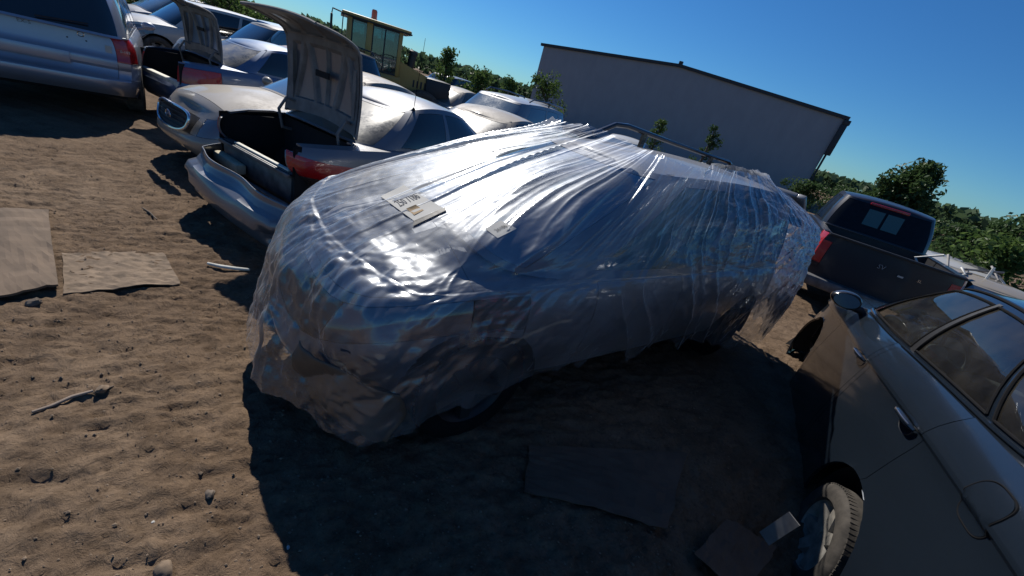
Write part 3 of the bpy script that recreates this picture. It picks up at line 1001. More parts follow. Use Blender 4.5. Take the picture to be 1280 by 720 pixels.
    b.lathe([(0, .02), (.06, .02), (.07, -.02)], 16, 'Z', Mx); b.build('steering_wheel', M['seat'], root)
    return c
RS = right_sedan()

# =================================================================== open-boot sedan in the middle left
def mid_sedan():
    X0, Y0, deg = -2.7, 3.55, 25.4
    root = thing('salvage_sedan', 'grey gold sedan with boot lid standing open and rear bumper hanging off', 'sedan', (X0, Y0, 0), heading(deg))
    c = Car(root, L=4.4, W=.85, belt=[(0, .90), (.3, .93), (1.0, .95), (2.2, .93), (3.2, .90), (4.0, .80), (4.4, .62)],
            deck=[(0, .94), (.3, .98), (1.0, 1.0), (2.2, .95), (3.1, .98), (4.0, .88), (4.4, .66)], nr=5.0,
            er=[(0, -.30), (.3, -.22), (.5, -.16), (.7, -.02), (.9, 0), (1, -.03)],
            rows=16, ds=.055, cuts=[.95, 1.5, 2.5, 3.3],
            rowcuts=[.62], wheels=[(.95, .31), (3.5, .31)],
            gh=dict(base=(.72, 3.15), roof=(1.38, 2.45), yb=.76, yr=.56, z=1.40, drop=.09, crown=.045, bulge=.04, n=5.5, bow=.09))
    def assign(k, v, r, s, x, y, z, top):
        if top:
            if x < .74 and y < .60: return None
            if x >= 3.15 and y < .68 and x < 4.2: return ('hood', 'gold')
            return ('body', 'gold')
        if k == 'r' and r > .45 and y < .58: return None      # boot mouth
        if (k == 'r' and r < .6) or (k == 's' and x < .3 and r < .5): return ('rear_panel', 'steel')
        if k == 'f' and .55 < r < .9 and y > .4: return ('headlamp', 'lampclear', s)
        if k == 's' and r > .08:
            if 1.5 < x < 2.5: return ('front_door' if False else 'rear_door', 'gold', s * .001)
            if 2.5 < x < 3.3: return ('front_door', 'gold', s * .001)
        return ('body', 'gold')
    c.skin(assign)
    c.greenhouse([('side', -.66, -.05, 'side_window', 'glass'), ('side', .02, .66, 'side_window', 'glass'), ('front', 'glass_sky'), ('rear', 'glass_tan')], 'gold')
    c.liners(); c.floor()
    path = [('r', .66), ('r', .80), ('r', .90), ('r', .95), ('s', -2.2 + .30), ('s', -2.2 + .40)]
    path = [('r', .66), ('r', .955)]
    xs0 = -(1 - .955 ** c.nr) ** (1 / c.nr) * c.L / 2
    for s in (1, -1):
        def top(t): return .95 - .34 * t
        def mid_(t): return .62 - .02 * t
        def low(t): return .47 + .08 * t
        # rear face and wing share one lens: two runs joined at the corner
        c.patch('tail_lamp', 'red', [('r', .66), ('r', .955)], lambda t: mid_(t * .45), lambda t: top(t * .45), s)
        c.patch('tail_lamp', 'red', [('s', xs0), ('s', -2.2 + .42)], lambda t: mid_(.45 + t * .55), lambda t: top(.45 + t * .55) , s)
        c.patch('tail_lamp', 'smoke', [('r', .66), ('r', .955)], lambda t: low(t * .45), lambda t: mid_(t * .45) - .01, s)
        c.patch('reverse_lamp', 'redwhite', [('s', xs0), ('s', -2.2 + .40)], lambda t: low(.45 + t * .55), lambda t: mid_(.45 + t * .55) - .01, s)
    for (wx, wz) in c.wheels:
        for s in (1, -1): make_wheel(root, wx, s * .75, .31, .3, .19, 5, s)
    # boot well
    b = MB(); b.box(.12, .74, -.58, .58, .42, .44); b.box(.74, .76, -.6, .6, .42, .93)
    for s in (-1, 1): b.box(.10, .76, s * .60 - .01, s * .60 + .01, .42, .90)
    b.build('trunk_lining', M['lining'], root)
    b = MB(); b.box(.10, .16, -.56, .56, .40, .64, None, .015); b.box(.06, .18, -.57, .57, .63, .665, None, .008)
    rp = b.build('rear_crossmember', M['steel'], root)
    b = MB(); b.box(.11, .15, -.50, .38, .668, .683, None, .004); b.build('sill_trim', M['flowers'], rp)
    b = MB(); b.tube([(.10, -.60, .90), (.1, -.60, .66), (.08, -.5, .655), (.08, .5, .655), (.1, .6, .66), (.1, .60, .90), (.74, .60, .955), (.76, 0, .97), (.74, -.60, .955), (.1, -.6, .90)], .013, 8)
    b.build('boot_seal', M['rubber'], root)
    trunk_lid(root, .80, 1.0, 1.18, .80, math.radians(88), 'gold', 'inner', .40)
    # foam absorber and bar
    b = MB(); b.box(-.02, .07, .12, .62, .44, .53, Matrix.Rotation(-.08, 4, 'Z'), .01); b.build('foam_absorber', M['insul'], root)
    b = MB(); b.box(.0, .05, -.7, .7, .33, .42, None, .01); b.build('bumper_beam', M['steel'], root)
    # loose bumper skin, dropped on its left end
    b = MB()
    def bf(u, v):
        a = -1 + 2 * u
        y = .86 * math.copysign(min(1, abs(a) * 1.28), a) if abs(a) < .78 else math.copysign(.86 + .02 * (abs(a) - .78), a)
        x = -.24 + .10 * abs(a) ** 2 * 1.2 + (max(0, abs(a) - .62) / .38) ** 1.2 * .62
        if abs(a) > .78: y = math.copysign(.86 + .04 * min(1, (abs(a) - .78) / .1), a)
        z = .0 + .44 * v
        bulge = .07 * math.sin(min(1, v * 1.15) * PI) + (.05 if .35 < v < .7 else 0)
        fog = math.exp(-(((abs(a) - .60) / .085) ** 4 + ((v - .30) / .17) ** 4))
        dx = -bulge + .10 * fog
        dent = .03 * math.sin(9 * a + 2) * (v ** 2)
        return Vector((x + dx + dent, y, z))
    b.grid(bf, 90, 26, Matrix.Translation((.02, -.16, .10)) @ Matrix.Rotation(.06, 4, 'X') @ Matrix.Rotation(.08, 4, 'Y'))
    bo = b.build('rear_bumper', M['gold'], root, angle=50)
    md = bo.modifiers.new('s', 'SOLIDIFY'); md.thickness = .006
    bo['label'] = 'silver bumper skin hanging loose'
    b = MB(); b.lathe([(0, 0), (.06, 0), (.075, -.02), (.085, -.02)], 24, 'X', Matrix.Translation((-.07, .47, .28)) @ Matrix.Diagonal((1, 1.1, 1, 1))); b.build('fog_recess', M['blue'], bo)
    # aerial at the rear of the roof
    b = MB(); P = c.gpt('s', -.80, 1.0, -1); b.tube([P + Vector((0, 0, -.02)), P + Vector((.02, 0, .70))], [.004, .0022], 6)
    b.lathe([(.02, 0), (.016, .015), (0, .03)], 10, 'Z', Matrix.Translation(P)); b.build('antenna', M['rubber'], root)
    # number on the rear lamp sticker
    b = MB(); b.box(.02, .022, -.70, -.62, .80, .83); 
    return c
MS = mid_sedan()

# =================================================================== the wrapped SUV
SX, SY, SDEG, SL = -1.20, 1.76, 48.0, 4.6        # nose point, axis heading towards the tail, length
def wrapped_suv():
    t = math.radians(SDEG)
    ox, oy = SX + SL * math.sin(t), SY + SL * math.cos(t)
    root = thing('wrapped_suv', 'grey SUV with roof rails parked nose first under clear plastic film', 'suv', (ox, oy, -.02), heading(SDEG + 180))
    c = Car(root, L=SL, W=.84, belt=[(0, 1.0), (1, 1.0), (2.4, .98), (3.4, .97), (4.1, .88), (4.6, .66)],
            deck=[(0, 1.0), (1, 1.02), (2.6, 1.02), (3.3, 1.10), (3.8, 1.10), (4.15, .98), (4.6, .70)], nf=3.2, nr=7,
            z0=[(0, .42), (.6, .36), (3.4, .36), (4.0, .34), (4.6, .30)], rows=16, ds=.06, cuts=[1.25, 2.15, 3.05], wheels=[(.85, .34), (3.75, .34)], wr=.40,
            gh=dict(base=(.02, 3.72), roof=(.12, 2.55), yb=.76, yr=.58, z=1.65, drop=.06, crown=.05, bulge=.035, n=6.5, bow=.08))
    def assign(k, v, r, s, x, y, z, top):
        if top:
            if x >= 3.7 and y < .66 and x < 4.4: return ('hood', 'suv')
            return ('body', 'suv')
        if k == 'f' and .64 < r < .93 and .40 < y < .74: return ('headlamp', 'lampcover', s)
        if k == 'f' and .60 < r < .93: return ('grille', 'plastic')
        if k == 'f' and r < .6 or (k == 's' and x > 4.2 and r < .55): return ('front_bumper', 'suv')
        if k == 'r' and .55 < r < .95 and y > .5: return ('tail_lamp', 'red', s)
        if k == 's' and r > .08:
            if 1.25 < x < 2.15: return ('rear_door', 'suv', s * .001)
            if 2.15 < x < 3.05: return ('front_door', 'suv', s * .001)
        return ('body', 'suv')
    c.skin(assign)
    c.greenhouse([('side', -.86, -.52, 'quarter_window', 'glass_green'), ('side', -.47, .02, 'side_window', 'glass_green'), ('side', .08, .70, 'side_window', 'glass_green'), ('front', 'glass_sky')], 'suv')
    c.liners(); c.floor(.3)
    def cv(u, v):
        q = .50 + .38 * u
        x = 4.56 - .34 * max(0, (q - .45) / .43) ** 1.6 + .02 * math.sin(9 * u + 4 * v) + .03 * (float(fbm(u * 5, v * 5, 3, 8)) - .5)
        zt = .62 - .08 * u; zb = .36 - .17 * max(0, 1 - abs(u - .82) / .5) + .12 * (float(fbm(u * 4, .3, 4, 9)) - .5)
        return Vector((x + .02 * math.sin(v * 5 + u * 3), q, zt + (zb - zt) * v))
    b = MB(); b.grid(cv, 26, 16); o_ = b.build('brown_corner_piece', M['cover'], root); o_['label'] = 'brown film piece at the nose corner, reflected dirt put into its colour'  # film corner as a solid sheet, dirt reflection painted in as brown
    m_ = o_.modifiers.new('s', 'SOLIDIFY'); m_.thickness = .004
    for (wx, wz) in c.wheels:
        for s in (1, -1): make_wheel(root, wx, s * .69, .35, .345, .22, 5, s, 'plastic', 'rubber')  # black rims and tyres: shade below the film hem put into their colour
    # open tailgate: a framed panel with its glass, drooping back from the roof
    Mx = Matrix.Translation((.14, 0, 1.66)) @ Matrix.Rotation(-.62, 4, 'Y')
    b = MB()
    b.box(-.42, 0, -.60, -.52, -.03, .02, Mx, .012); b.box(-.42, 0, .52, .60, -.03, .02, Mx, .012); b.box(-.08, 0, -.52, .52, -.03, .02, Mx, .012); b.box(-.48, -.40, -.66, .66, -.05, .0, Mx, .015)
    tg = b.build('tailgate', M['suv'], root)
    b = MB(); b.box(-.40, -.08, -.52, .52, -.012, -.004, Mx); b.build('rear_window', M['glass'], tg)
    # rails: a raised bar on feet each side
    for s in (-1,):
        b = MB(); y = -.33
        pts = [(-.02, y, 1.66), (0, y, 1.73), (.05, y, 1.745), (.6, y, 1.757), (1.2, y, 1.775), (1.95, y, 1.805), (2.1, y, 1.79), (2.32, y, 1.68)]
        b.tube([(a_, b_, c_ + .012) for a_, b_, c_ in pts], .021, 8); b.box(.42, .47, y - .014, y + .014, 1.64, 1.76); b.box(1.66, 1.71, y - .014, y + .014, 1.66, 1.80)
        b.build('roof_rail', M['black'], root)
    return root
SUV = wrapped_suv()
SUV_M = Matrix.Translation(SUV.location) @ Matrix.Rotation(SUV.rotation_euler.z, 4, 'Z')

ST = [  # hem, bumper line, bonnet edge, mid windscreen, top edge; going round from the nose towards the near side
 ((4.68,.20,.20),(4.60,.12,.54),(4.42,.05,.90),(3.45,.00,1.40),(2.60,.00,1.72)),
 ((4.50,.52,.22),(4.46,.49,.56),(4.36,.45,.92),(3.43,.34,1.39),(2.60,.28,1.71)),
 ((4.33,.80,.22),(4.29,.81,.56),(4.24,.80,.95),(3.36,.60,1.38),(2.56,.48,1.70)),
 ((3.98,.86,.36),(3.93,.87,.68),(3.84,.86,1.00),(3.16,.76,1.33),(2.44,.59,1.69)),
 ((3.35,.87,.49),(3.35,.93,.72),(3.32,.91,1.02),(2.90,.78,1.30),(2.36,.61,1.69)),
 ((2.75,.90,.52),(2.75,.94,.75),(2.75,.92,1.04),(2.50,.79,1.37),(2.12,.57,1.70)),
 ((2.10,.89,.48),(2.10,.94,.75),(2.10,.93,1.05),(2.05,.79,1.40),(1.88,.55,1.71)),
 ((1.45,.93,.40),(1.45,.97,.73),(1.42,.94,1.06),(1.40,.79,1.42),(1.35,.52,1.72)),
 ((.90,1.02,.32),(.85,1.05,.72),(.82,1.02,1.08),(.80,.86,1.42),(.90,.44,1.73)),
 ((.40,.98,.34),(.36,1.00,.75),(.28,.94,1.10),(.16,.80,1.44),(.52,.20,1.73)),
 ((-.12,.46,.42),(-.16,.46,.75),(-.20,.46,1.1),(-.24,.42,1.40),(.30,.00,1.73)),
 ((-.12,-.50,.45),(-.16,-.55,.8),(-.20,-.6,1.1),(-.24,-.55,1.40),(.24,-.30,1.70)),
 ((.50,-.98,.50),(.50,-.96,.8),(.50,-.93,1.05),(.52,-.80,1.36),(.60,-.66,1.60)),
 ((2.2,-.95,.50),(2.2,-.95,.8),(2.2,-.91,1.03),(2.2,-.80,1.36),(2.2,-.66,1.60)),
 ((3.3,-.93,.45),(3.3,-.93,.75),(3.25,-.88,1.06),(2.98,-.76,1.42),(2.5,-.60,1.68)),
 ((3.95,-.90,.40),(3.95,-.92,.7),(3.86,-.82,1.06),(3.30,-.62,1.42),(2.60,-.45,1.71)),
 ((4.40,-.75,.35),(4.42,-.78,.6),(4.22,-.70,.99),(3.42,-.42,1.42),(2.62,-.28,1.72)),
 ((4.66,-.28,.26),(4.58,-.33,.56),(4.40,-.36,.93),(3.45,-.22,1.41),(2.62,-.12,1.72)),
]
def catmull(P0, P1, P2, P3, t):
    return .5 * ((2 * P1) + (-P0 + P2) * t + (2*P0 - 5*P1 + 4*P2 - P3) * t*t + (-P0 + 3*P1 - 3*P2 + P3) * t**3)

def film_sheet():
    A = np.array(ST)                      # station, level, xyz
    n = len(ST); NU, NV = 1500, 250
    # arc positions so that the sheet is sampled evenly
    mid = A[:, 1]; seg = np.linalg.norm(np.roll(mid, -1, 0) - mid, axis=1)
    per = seg.sum(); cum = np.concatenate([[0], np.cumsum(seg)])
    u = np.arange(NU) / NU * per
    k = np.clip(np.searchsorted(cum, u, side='right') - 1, 0, n - 1); t = ((u - cum[k]) / seg[k])[:, None, None]
    g = lambda d: A[(k + d) % n]
    R = .55 * catmull(g(-1), g(0), g(1), g(2), t) + .45 * (g(0) * (1 - t) + g(1) * t)           # NU,5,3
    hs = np.array([0, .33, .72, 1.72, 2.62])          # rough height along the sheet, metres
    v = np.linspace(0, hs[-1], NV)
    P = np.zeros((NU, NV, 3))
    ext = np.concatenate([(2 * R[:, :1] - R[:, 1:2]), R, (2 * R[:, -1:] - R[:, -2:-1])], 1)
    for j, q in enumerate(v):
        i = min(max(int(np.searchsorted(hs, q, side='right') - 1), 0), 3)
        tt = (q - hs[i]) / (hs[i + 1] - hs[i])
        lin = R[:, i] * (1 - tt) + R[:, i + 1] * tt
        cat = catmull(ext[:, i], ext[:, i + 1], ext[:, i + 2], ext[:, i + 3], tt)
        P[:, j] = .85 * cat + .15 * lin
    U, V = np.meshgrid(u, v, indexing='ij')
    side = ((U > cum[2] + .15) & (U < cum[12])).astype(float)     # the long near side and tail
    top = 1 / (1 + np.exp(-(V - .80) / .06))
    # fold lines run from the roof edge down to the nose and, lower down, slant back along the flank
    skew = np.where(V > .72, (V - .72) * .10, (V - .72) * .55) * (U > cum[1]) * (U < cum[13])
    skew = skew + (V > .72) * np.clip((V - .72), 0, 2) * .22 * np.sin(U * 1.4)
    a = U + skew
    warp = (fbm(a * 1.1, V * .7, 2, 31) - .5) * .34 + (fbm(U * 2.6, V * 2.0, 2, 37) - .5) * .06
    def ridge(f, fv, seed, p=2.0):
        q = vnoise((a + warp) * f, V * fv + 3, seed)
        return (1 - np.abs(2 * q - 1)) ** p
    str1 = ridge(4.2, .3, 41, 3) * .026 + ridge(9, .4, 43, 4) * .011 + ridge(21, .5, 47, 4) * .0042 
    mask = fbm(U * 1.2, V * 1.1, 3, 53)
    q1 = np.clip((mask - .34) * 3.4, .10, 1)
    # crumple: straight creases and flat facets, worst round the nose and along the tail
    def facets(f, k, seed, wob):
        r = np.random.default_rng(seed); h = 0
        for i in range(k):
            th = r.random() * PI; ff = f * (.6 + .8 * r.random())
            ph = (U * math.cos(th) + V * math.sin(th)) * ff + r.random() * 9 + (fbm(U * f * .35 + i * 3, V * f * .35, 2, seed + i) - .5) * wob
            m = np.clip((vnoise(U * f * .45 + i * 7, V * f * .45, seed + 50 + i) - .35) * 3, 0, 1)
            h = h + np.abs(2 * (ph - np.floor(ph)) - 1) * m / ff
        return h
    cr = facets(3.2, 5, 61, 1.6) * .050 + facets(8, 6, 67, 1.3) * .060 + facets(19, 5, 73, 1.2) * .075 + facets(36, 4, 79, 1.0) * .050
    nose = np.exp(-((np.minimum(np.abs(U - cum[1]), per - np.abs(U - cum[1])) / 1.0) ** 2)) * np.exp(-((V - .55) / .55) ** 2)
    tail = np.exp(-((U - cum[8]) / 1.2) ** 2) * np.exp(-((V - 1.2) / 1.1) ** 2)
    crw = np.clip(.20 - .13 * (V > .8) + 1.0 * nose * np.clip(1.30 - V * .95, .10, 1) + .55 * tail, 0, 1.0)
    D = str1 * q1 * (1 - .45 * np.clip(nose, 0, 1)) + cr * crw
    D += (fbm(U * 1.1, V * .9, 2, 71) - .45) * .045
    # taut chords pulled from the roof edge down over the bonnet
    D += (V > .70) * np.clip((V - .70) * 3, 0, 1) * (ridge(6.5, .12, 101, 7) * .016 + ridge(14, .15, 103, 7) * .009) * np.clip((fbm(U * 2.1, V * .5, 2, 107) - .32) * 4, 0, 1)
    # a deep fold where the film sinks behind the nose corner
    pit = np.exp(-(((U - cum[2] - .18) / .42) ** 2 + ((V - 1.02) / .13) ** 2)); D -= pit * .05
    dU = np.roll(P, -1, 0) - np.roll(P, 1, 0); dV = np.gradient(P, axis=1)
    N = np.cross(dU, dV); N /= np.linalg.norm(N, axis=2, keepdims=True) + 1e-9
    cen = np.array([2.2, 0, .9]); sgn = np.sign(((P - cen) * N).sum(2).mean()); N *= sgn
    P = P + N * (D[..., None] + .006)
    # ragged hem and ragged top edge
    hem = np.exp(-V / .10)[..., None]
    z = (fbm(U * 2.6, U * 0 + .5, 4, 83) - .5) * .30 + np.clip(fbm(U * 7, U * 0 + 9, 2, 85) - .62, 0, 1) * -.5
    fr = ((U < cum[4]) | (U > cum[15])).astype(float)
    P[..., 2] += hem[..., 0] * (z * (1 - .72 * fr))
    P[..., 2] = np.maximum(P[..., 2], .06)
    te = np.exp(-(hs[-1] - V) / .16)
    wob = (fbm(U * 2.3, U * 0 + 2, 4, 91) - .5) * .34
    P[..., 0] += te * wob * np.where(P[..., 0] > 2.2, 1, 0); P[..., 1] -= te * wob * .35 * np.where((P[..., 1] > 0) & (P[..., 0] <= 2.2), 1, 0)
    P[..., 2] += te * np.abs(wob) * .10
    V3 = P.reshape(-1, 3)
    I = np.arange(NU * NV).reshape(NU, NV); J = np.roll(I, -1, 0)
    F = np.stack([I[:, :-1], J[:, :-1], J[:, 1:], I[:, 1:]], -1)
    # a few tears near the hem and the top edge
    uc = U[:, :-1]; vc = V[:, :-1]
    h1 = fbm(uc * 3.2 + 5, vc * 4.5, 3, 97)
    keep = ~((h1 > .80) & (vc < .5)) 
    F = F[keep].reshape(-1, 4)
    if sgn < 0: F = F[:, ::-1]
    me = bpy.data.meshes.new('plastic_film')
    me.vertices.add(len(V3)); me.vertices.foreach_set('co', V3.ravel())
    F = np.ascontiguousarray(F)
    me.loops.add(F.size); me.loops.foreach_set('vertex_index', F.ravel())
    me.polygons.add(len(F)); me.polygons.foreach_set('loop_start', np.arange(0, F.size, 4))
    me.update(calc_edges=True); me.validate()
    me.materials.append(M['film']); me.shade_smooth()
    o = bpy.data.objects.new('plastic_film', me); COL.objects.link(o)
    o.location = SUV.location; o.rotation_euler = SUV.rotation_euler
    tag(o, 'crinkled clear plastic film wrapped over the grey SUV with roof rails', 'plastic film')
    return o
FILM = film_sheet()

from mathutils.bvhtree import BVHTree
def bvh_of(o, Mx):
    me = o.data
    vs = [Mx @ v.co for v in me.vertices]
    return BVHTree.FromPolygons(vs, [tuple(p.vertices) for p in me.polygons])
BF = bvh_of(FILM, SUV_M)
CP = Vector((0, 0, CAM_H))
def on_film(u, v, off=.004):
    d = ray(u, v).normalized()
    hit = BF.ray_cast(CP, d)
    if hit[0] is None: return CP + d * 2
    n = hit[1] if hit[1].dot(d) < 0 else -hit[1]
    return hit[0] + n * off

def sheet_on_film(name, corners, mtl, label, cat, off=-.008, n=17, texts=()):
    """a slip of paper lying on the film: corners clockwise from its top left as seen by the reader"""
    c = [Vector(q) for q in corners]
    def bil(a, b): return (c[0] * (1 - a) + c[1] * a) * (1 - b) + (c[3] * (1 - a) + c[2] * a) * b
    # plane through the four film points, then eased towards it so the paper stays fairly stiff
    m = 9
    Hh = np.array([[list(on_film(*bil(i / (m - 1), j / (m - 1)).xy, 0)) for j in range(m)] for i in range(m)])
    for _ in range(3):
        Q = np.pad(Hh, ((1, 1), (1, 1), (0, 0)), mode='reflect', reflect_type='odd')
        Hh = (Q[1:-1, 1:-1] * 2 + Q[:-2, 1:-1] + Q[2:, 1:-1] + Q[1:-1, :-2] + Q[1:-1, 2:]) / 6
    nrm = Vector(Hh[-1, 0] - Hh[0, 0]).cross(Vector(Hh[0, -1] - Hh[0, 0])).normalized()
    if nrm.z < 0: nrm = -nrm
    def w(a, b):
        a_ = min(max(a, 0), 1) * (m - 1); b_ = min(max(b, 0), 1) * (m - 1)
        i = min(int(a_), m - 2); j = min(int(b_), m - 2); fa = a_ - i; fb = b_ - j
        p = (Hh[i, j] * (1 - fa) + Hh[i + 1, j] * fa) * (1 - fb) + (Hh[i, j + 1] * (1 - fa) + Hh[i + 1, j + 1] * fa) * fb
        return Vector(p) + nrm * off, nrm
    vs = []; fs = []
    for i in range(n):
        for j in range(n): vs.append(w(i / (n - 1), j / (n - 1))[0])
    for i in range(n - 1):
        for j in range(n - 1): fs.append((i * n + j, (i + 1) * n + j, (i + 1) * n + j + 1, i * n + j + 1))
    o = mesh(name, vs, fs, M[mtl])
    tag(o, label, cat)
    for (txt, size, ax, bx, col) in texts:
        t = text_mesh(txt, 1.0, M[col], o, Matrix.Identity(4), 'lettering', 0)
        xs = [v.co.x for v in t.data.vertices]; ys = [v.co.y for v in t.data.vertices]
        if not xs: continue
        wdt = max(xs) - min(xs) + 1e-6
        for v in t.data.vertices:
            a = ax + v.co.x * size / wdt if True else 0; b_ = bx - v.co.y * size * .9 / wdt * 1.6
            p, nn = w(a, b_); v.co = p + nn * .002
    return o
sheet_on_film('paper_notice', [(476, 246), (505, 232), (556, 262), (518, 277)], 'paper', 'white paper slip with handwritten number and brown stain on the film, nearest the SUV nose', 'paper', off=.004, texts=[('250 7186', .78, .52, .40, 'ink')])
st_ = sheet_on_film('stain', [(508, 262), (520, 257), (530, 264), (518, 270)], 'stain', 'brown stain blotch on the white slip', 'stain', off=.0065, n=5)
sheet_on_film('paper_notice', [(606, 286), (626, 276), (646, 286), (622, 298)], 'paper', 'faint white slip marked 26186 under the windscreen glare on the film', 'paper', off=.002, texts=[('26186', .6, .55, .5, 'ink')])
sheet_on_film('dark_flap', [(518, 277), (557, 260), (558, 264), (516, 284)], 'plastic', 'dark torn strip along the edge of the stained paper slip', 'strip', off=.007, n=6)

# =================================================================== other vehicles
def simple_car(name, label, cat, x, y, deg, colr, kind='sedan', group=None, sc=1.0, scz=None, glass='glass', rearglass=None, front=True, lid=False, wheels=True, tail='red', trans=None, rails=False, extra=None, z=0, L=None):
    root = thing(name, label, cat, (x, y, z), heading(deg), group, sc=sc)
    if kind == 'sedan':
        c = Car(root, L=4.5, W=.87, belt=[(0, .93), (.4, .97), (1.2, .98), (2.4, .94), (3.3, .90), (4.1, .80), (4.5, .62)],
                deck=[(0, .97), (.4, 1.03), (1.1, 1.05), (2.4, .96), (3.2, .99), (4.1, .88), (4.5, .66)], rows=12, ds=.10, cuts=[1.5, 2.4, 3.25], rowcuts=[.58, .9],
                wheels=[(.95, .31), (3.6, .31)], gh=dict(base=(.72, 3.25), roof=(1.38, 2.5), yb=.78, yr=.58, z=1.43, drop=.09, crown=.045, bulge=.04, n=5.5, bow=.09))
        panes = [('side', -.66, -.05, 'side_window', glass), ('side', .02, .66, 'side_window', glass), ('front', glass), ('rear', rearglass or glass)]
        dr = (1.5, 2.4, 3.25)
    elif kind == 'van':
        c = Car(root, L=4.7, W=.93, belt=[(0, 1.02), (1, 1.02), (3.0, .98), (3.9, .92), (4.7, .68)],
                deck=[(0, 1.02), (2.6, 1.03), (3.6, 1.05), (4.3, .95), (4.7, .72)], nr=9, nf=3.6, z0=[(0, .34), (.6, .26), (4, .24), (4.7, .26)],
                er=[(0, -.10), (.12, 0), (.28, .015), (.33, -.055), (.45, -.10), (.47, -.075), (.62, -.075), (.66, -.10), (1, -.13)],
                rows=22, ds=.09, cuts=[1.2, 2.1, 3.1], rowcuts=[.30, .62], wheels=[(.95, .34), (3.8, .34)], wr=.39,
                gh=dict(base=(.03, 3.7), roof=(.42, 2.8), yb=.86, yr=.68, z=1.70, drop=.07, crown=.05, bulge=.03, n=9, bow=.06))
        panes = [('side', -.86, -.45, 'quarter_window', glass), ('side', -.40, .05, 'side_window', glass), ('side', .1, .62, 'side_window', glass), ('front', glass), ('rear', rearglass or glass)]
        dr = (1.2, 2.1, 3.1)
    else:  # suv
        c = Car(root, L=4.6, W=.90, belt=[(0, 1.02), (1, 1.02), (2.6, 1.0), (3.5, .97), (4.2, .88), (4.6, .72)],
                deck=[(0, 1.02), (2.6, 1.03), (3.4, 1.08), (4.2, .98), (4.6, .78)], nr=8, nf=4, z0=[(0, .38), (.6, .3), (4, .28), (4.6, .3)],
                rows=12, ds=.10, cuts=[1.25, 2.15, 3.1], rowcuts=[.58], wheels=[(.9, .34), (3.7, .34)], wr=.40,
                gh=dict(base=(.06, 3.35), roof=(.36, 2.65), yb=.82, yr=.66, z=1.68, drop=.06, crown=.045, bulge=.03, n=7.5, bow=.06))
        panes = [('side', -.88, -.52, 'quarter_window', glass), ('side', -.47, .02, 'side_window', glass), ('side', .08, .70, 'side_window', glass), ('front', glass), ('rear', rearglass or glass)]
        dr = (1.25, 2.15, 3.1)
    hx = c.gh['base'][1]
    def assign(k, v, r, s, x_, y_, z_, top):
        if top:
            if lid and x_ < .74 and y_ < .62: return None
            if x_ >= hx and y_ < .70 and x_ < c.L - .3: return ('hood', colr)
            if kind == 'sedan' and x_ < c.gh['base'][0] and y_ < .64 and k == 's': return ('trunk_lid', colr)
            return ('body', colr)
        if kind == 'van':
            if (k == 'r' and y_ > .70 or k == 's' and x_ < .16) and r > .60: return ('tail_lamp', tail, s)
            if k == 'r' and y_ <= .70 and r > .30: return ('tailgate', colr)
            if (k == 'r' or (k == 's' and x_ < .5)) and r <= .30: return ('rear_bumper', colr)
        else:
            if lid and k == 'r' and r > .5 and y_ < .58: return None
            if k == 'r' and .58 < r < .93 and y_ > .46 or (k == 's' and x_ < .36 and .58 < r < .93): return ('tail_lamp', tail, s)
            if k == 'r' and r < .5 or (k == 's' and x_ < .35 and r < .5): return ('rear_bumper', colr)
        if k == 'f' and .56 < r < .92 and y_ > .42: return ('headlamp', 'lampclear', s)
        if k == 'f' and .60 < r < .90 and y_ < .36: return ('grille', 'plastic')
        if k == 'f' and r < .56 or (k == 's' and x_ > c.L - .3 and r < .5): return ('front_bumper', colr)
        if k == 's' and r > .08:
            if dr[0] < x_ < dr[1]: return ('rear_door', colr, s * .001)
            if dr[1] < x_ < dr[2]: return ('front_door', colr, s * .001)
        return ('body', colr)
    c.skin(assign)
    c.greenhouse(panes, colr)
    c.liners(); c.floor(.3)
    if wheels:
        for (wx, wz) in c.wheels:
            for s in (1, -1): make_wheel(root, wx, s * (c.W - .11), wz, c.wr - .06, .2, 5, s)
    if rails:
        for s in (1, -1):
            b = MB(); yy = s * c.gh['yr'] * .92; zz = c.gh['z']
            b.tube([(.5, yy, zz), (.58, yy, zz + .07), (1.4, yy, zz + .10), (2.2, yy, zz + .08), (2.35, yy, zz + .01)], .016, 8); b.box(1.38, 1.42, yy - .012, yy + .012, zz, zz + .1)
            b.build('roof_rail', M['black'], root)
    if lid:
        b = MB(); b.box(.12, .76, -.60, .60, .42, .44); b.box(.76, .78, -.62, .62, .42, .96)
        for s in (-1, 1): b.box(.10, .78, s * .62 - .01, s * .62 + .01, .42, .93)
        b.build('trunk_lining', M['lining'], root)
        b = MB(); b.box(.05, .16, -.60, .60, .48, .66, None, .015); b.build('rear_panel', M['flowers'], root)
        trunk_lid(root, .80, 1.03, 1.16, .70, math.radians(84), colr, 'inner', .34)
    if kind != 'sedan' or True:
        for s in (1, -1):
            bm = bmesh.new(); bmesh.ops.create_uvsphere(bm, u_segments=14, v_segments=9, radius=1)
            mx_ = c.gh['base'][1] - .32
            for v in bm.verts: v.co = Vector((mx_ + v.co.x * .06, s * (c.W + .09) + v.co.y * .10, sm_t(mx_, c.belt) + .07 + v.co.z * .065))
            bm.verts.index_update(); b = MB(); b.add([v.co[:] for v in bm.verts], [[q.index for q in f.verts] for f in bm.faces]); bm.free()
            b.tube([(mx_, s * (c.W + .04), sm_t(mx_, c.belt) + .03), (mx_, s * (c.W - .06), sm_t(mx_, c.belt) - .01)], .022, 6)
            b.build('side_mirror', M[colr], root)
    if extra: extra(root, c)
    return root, c

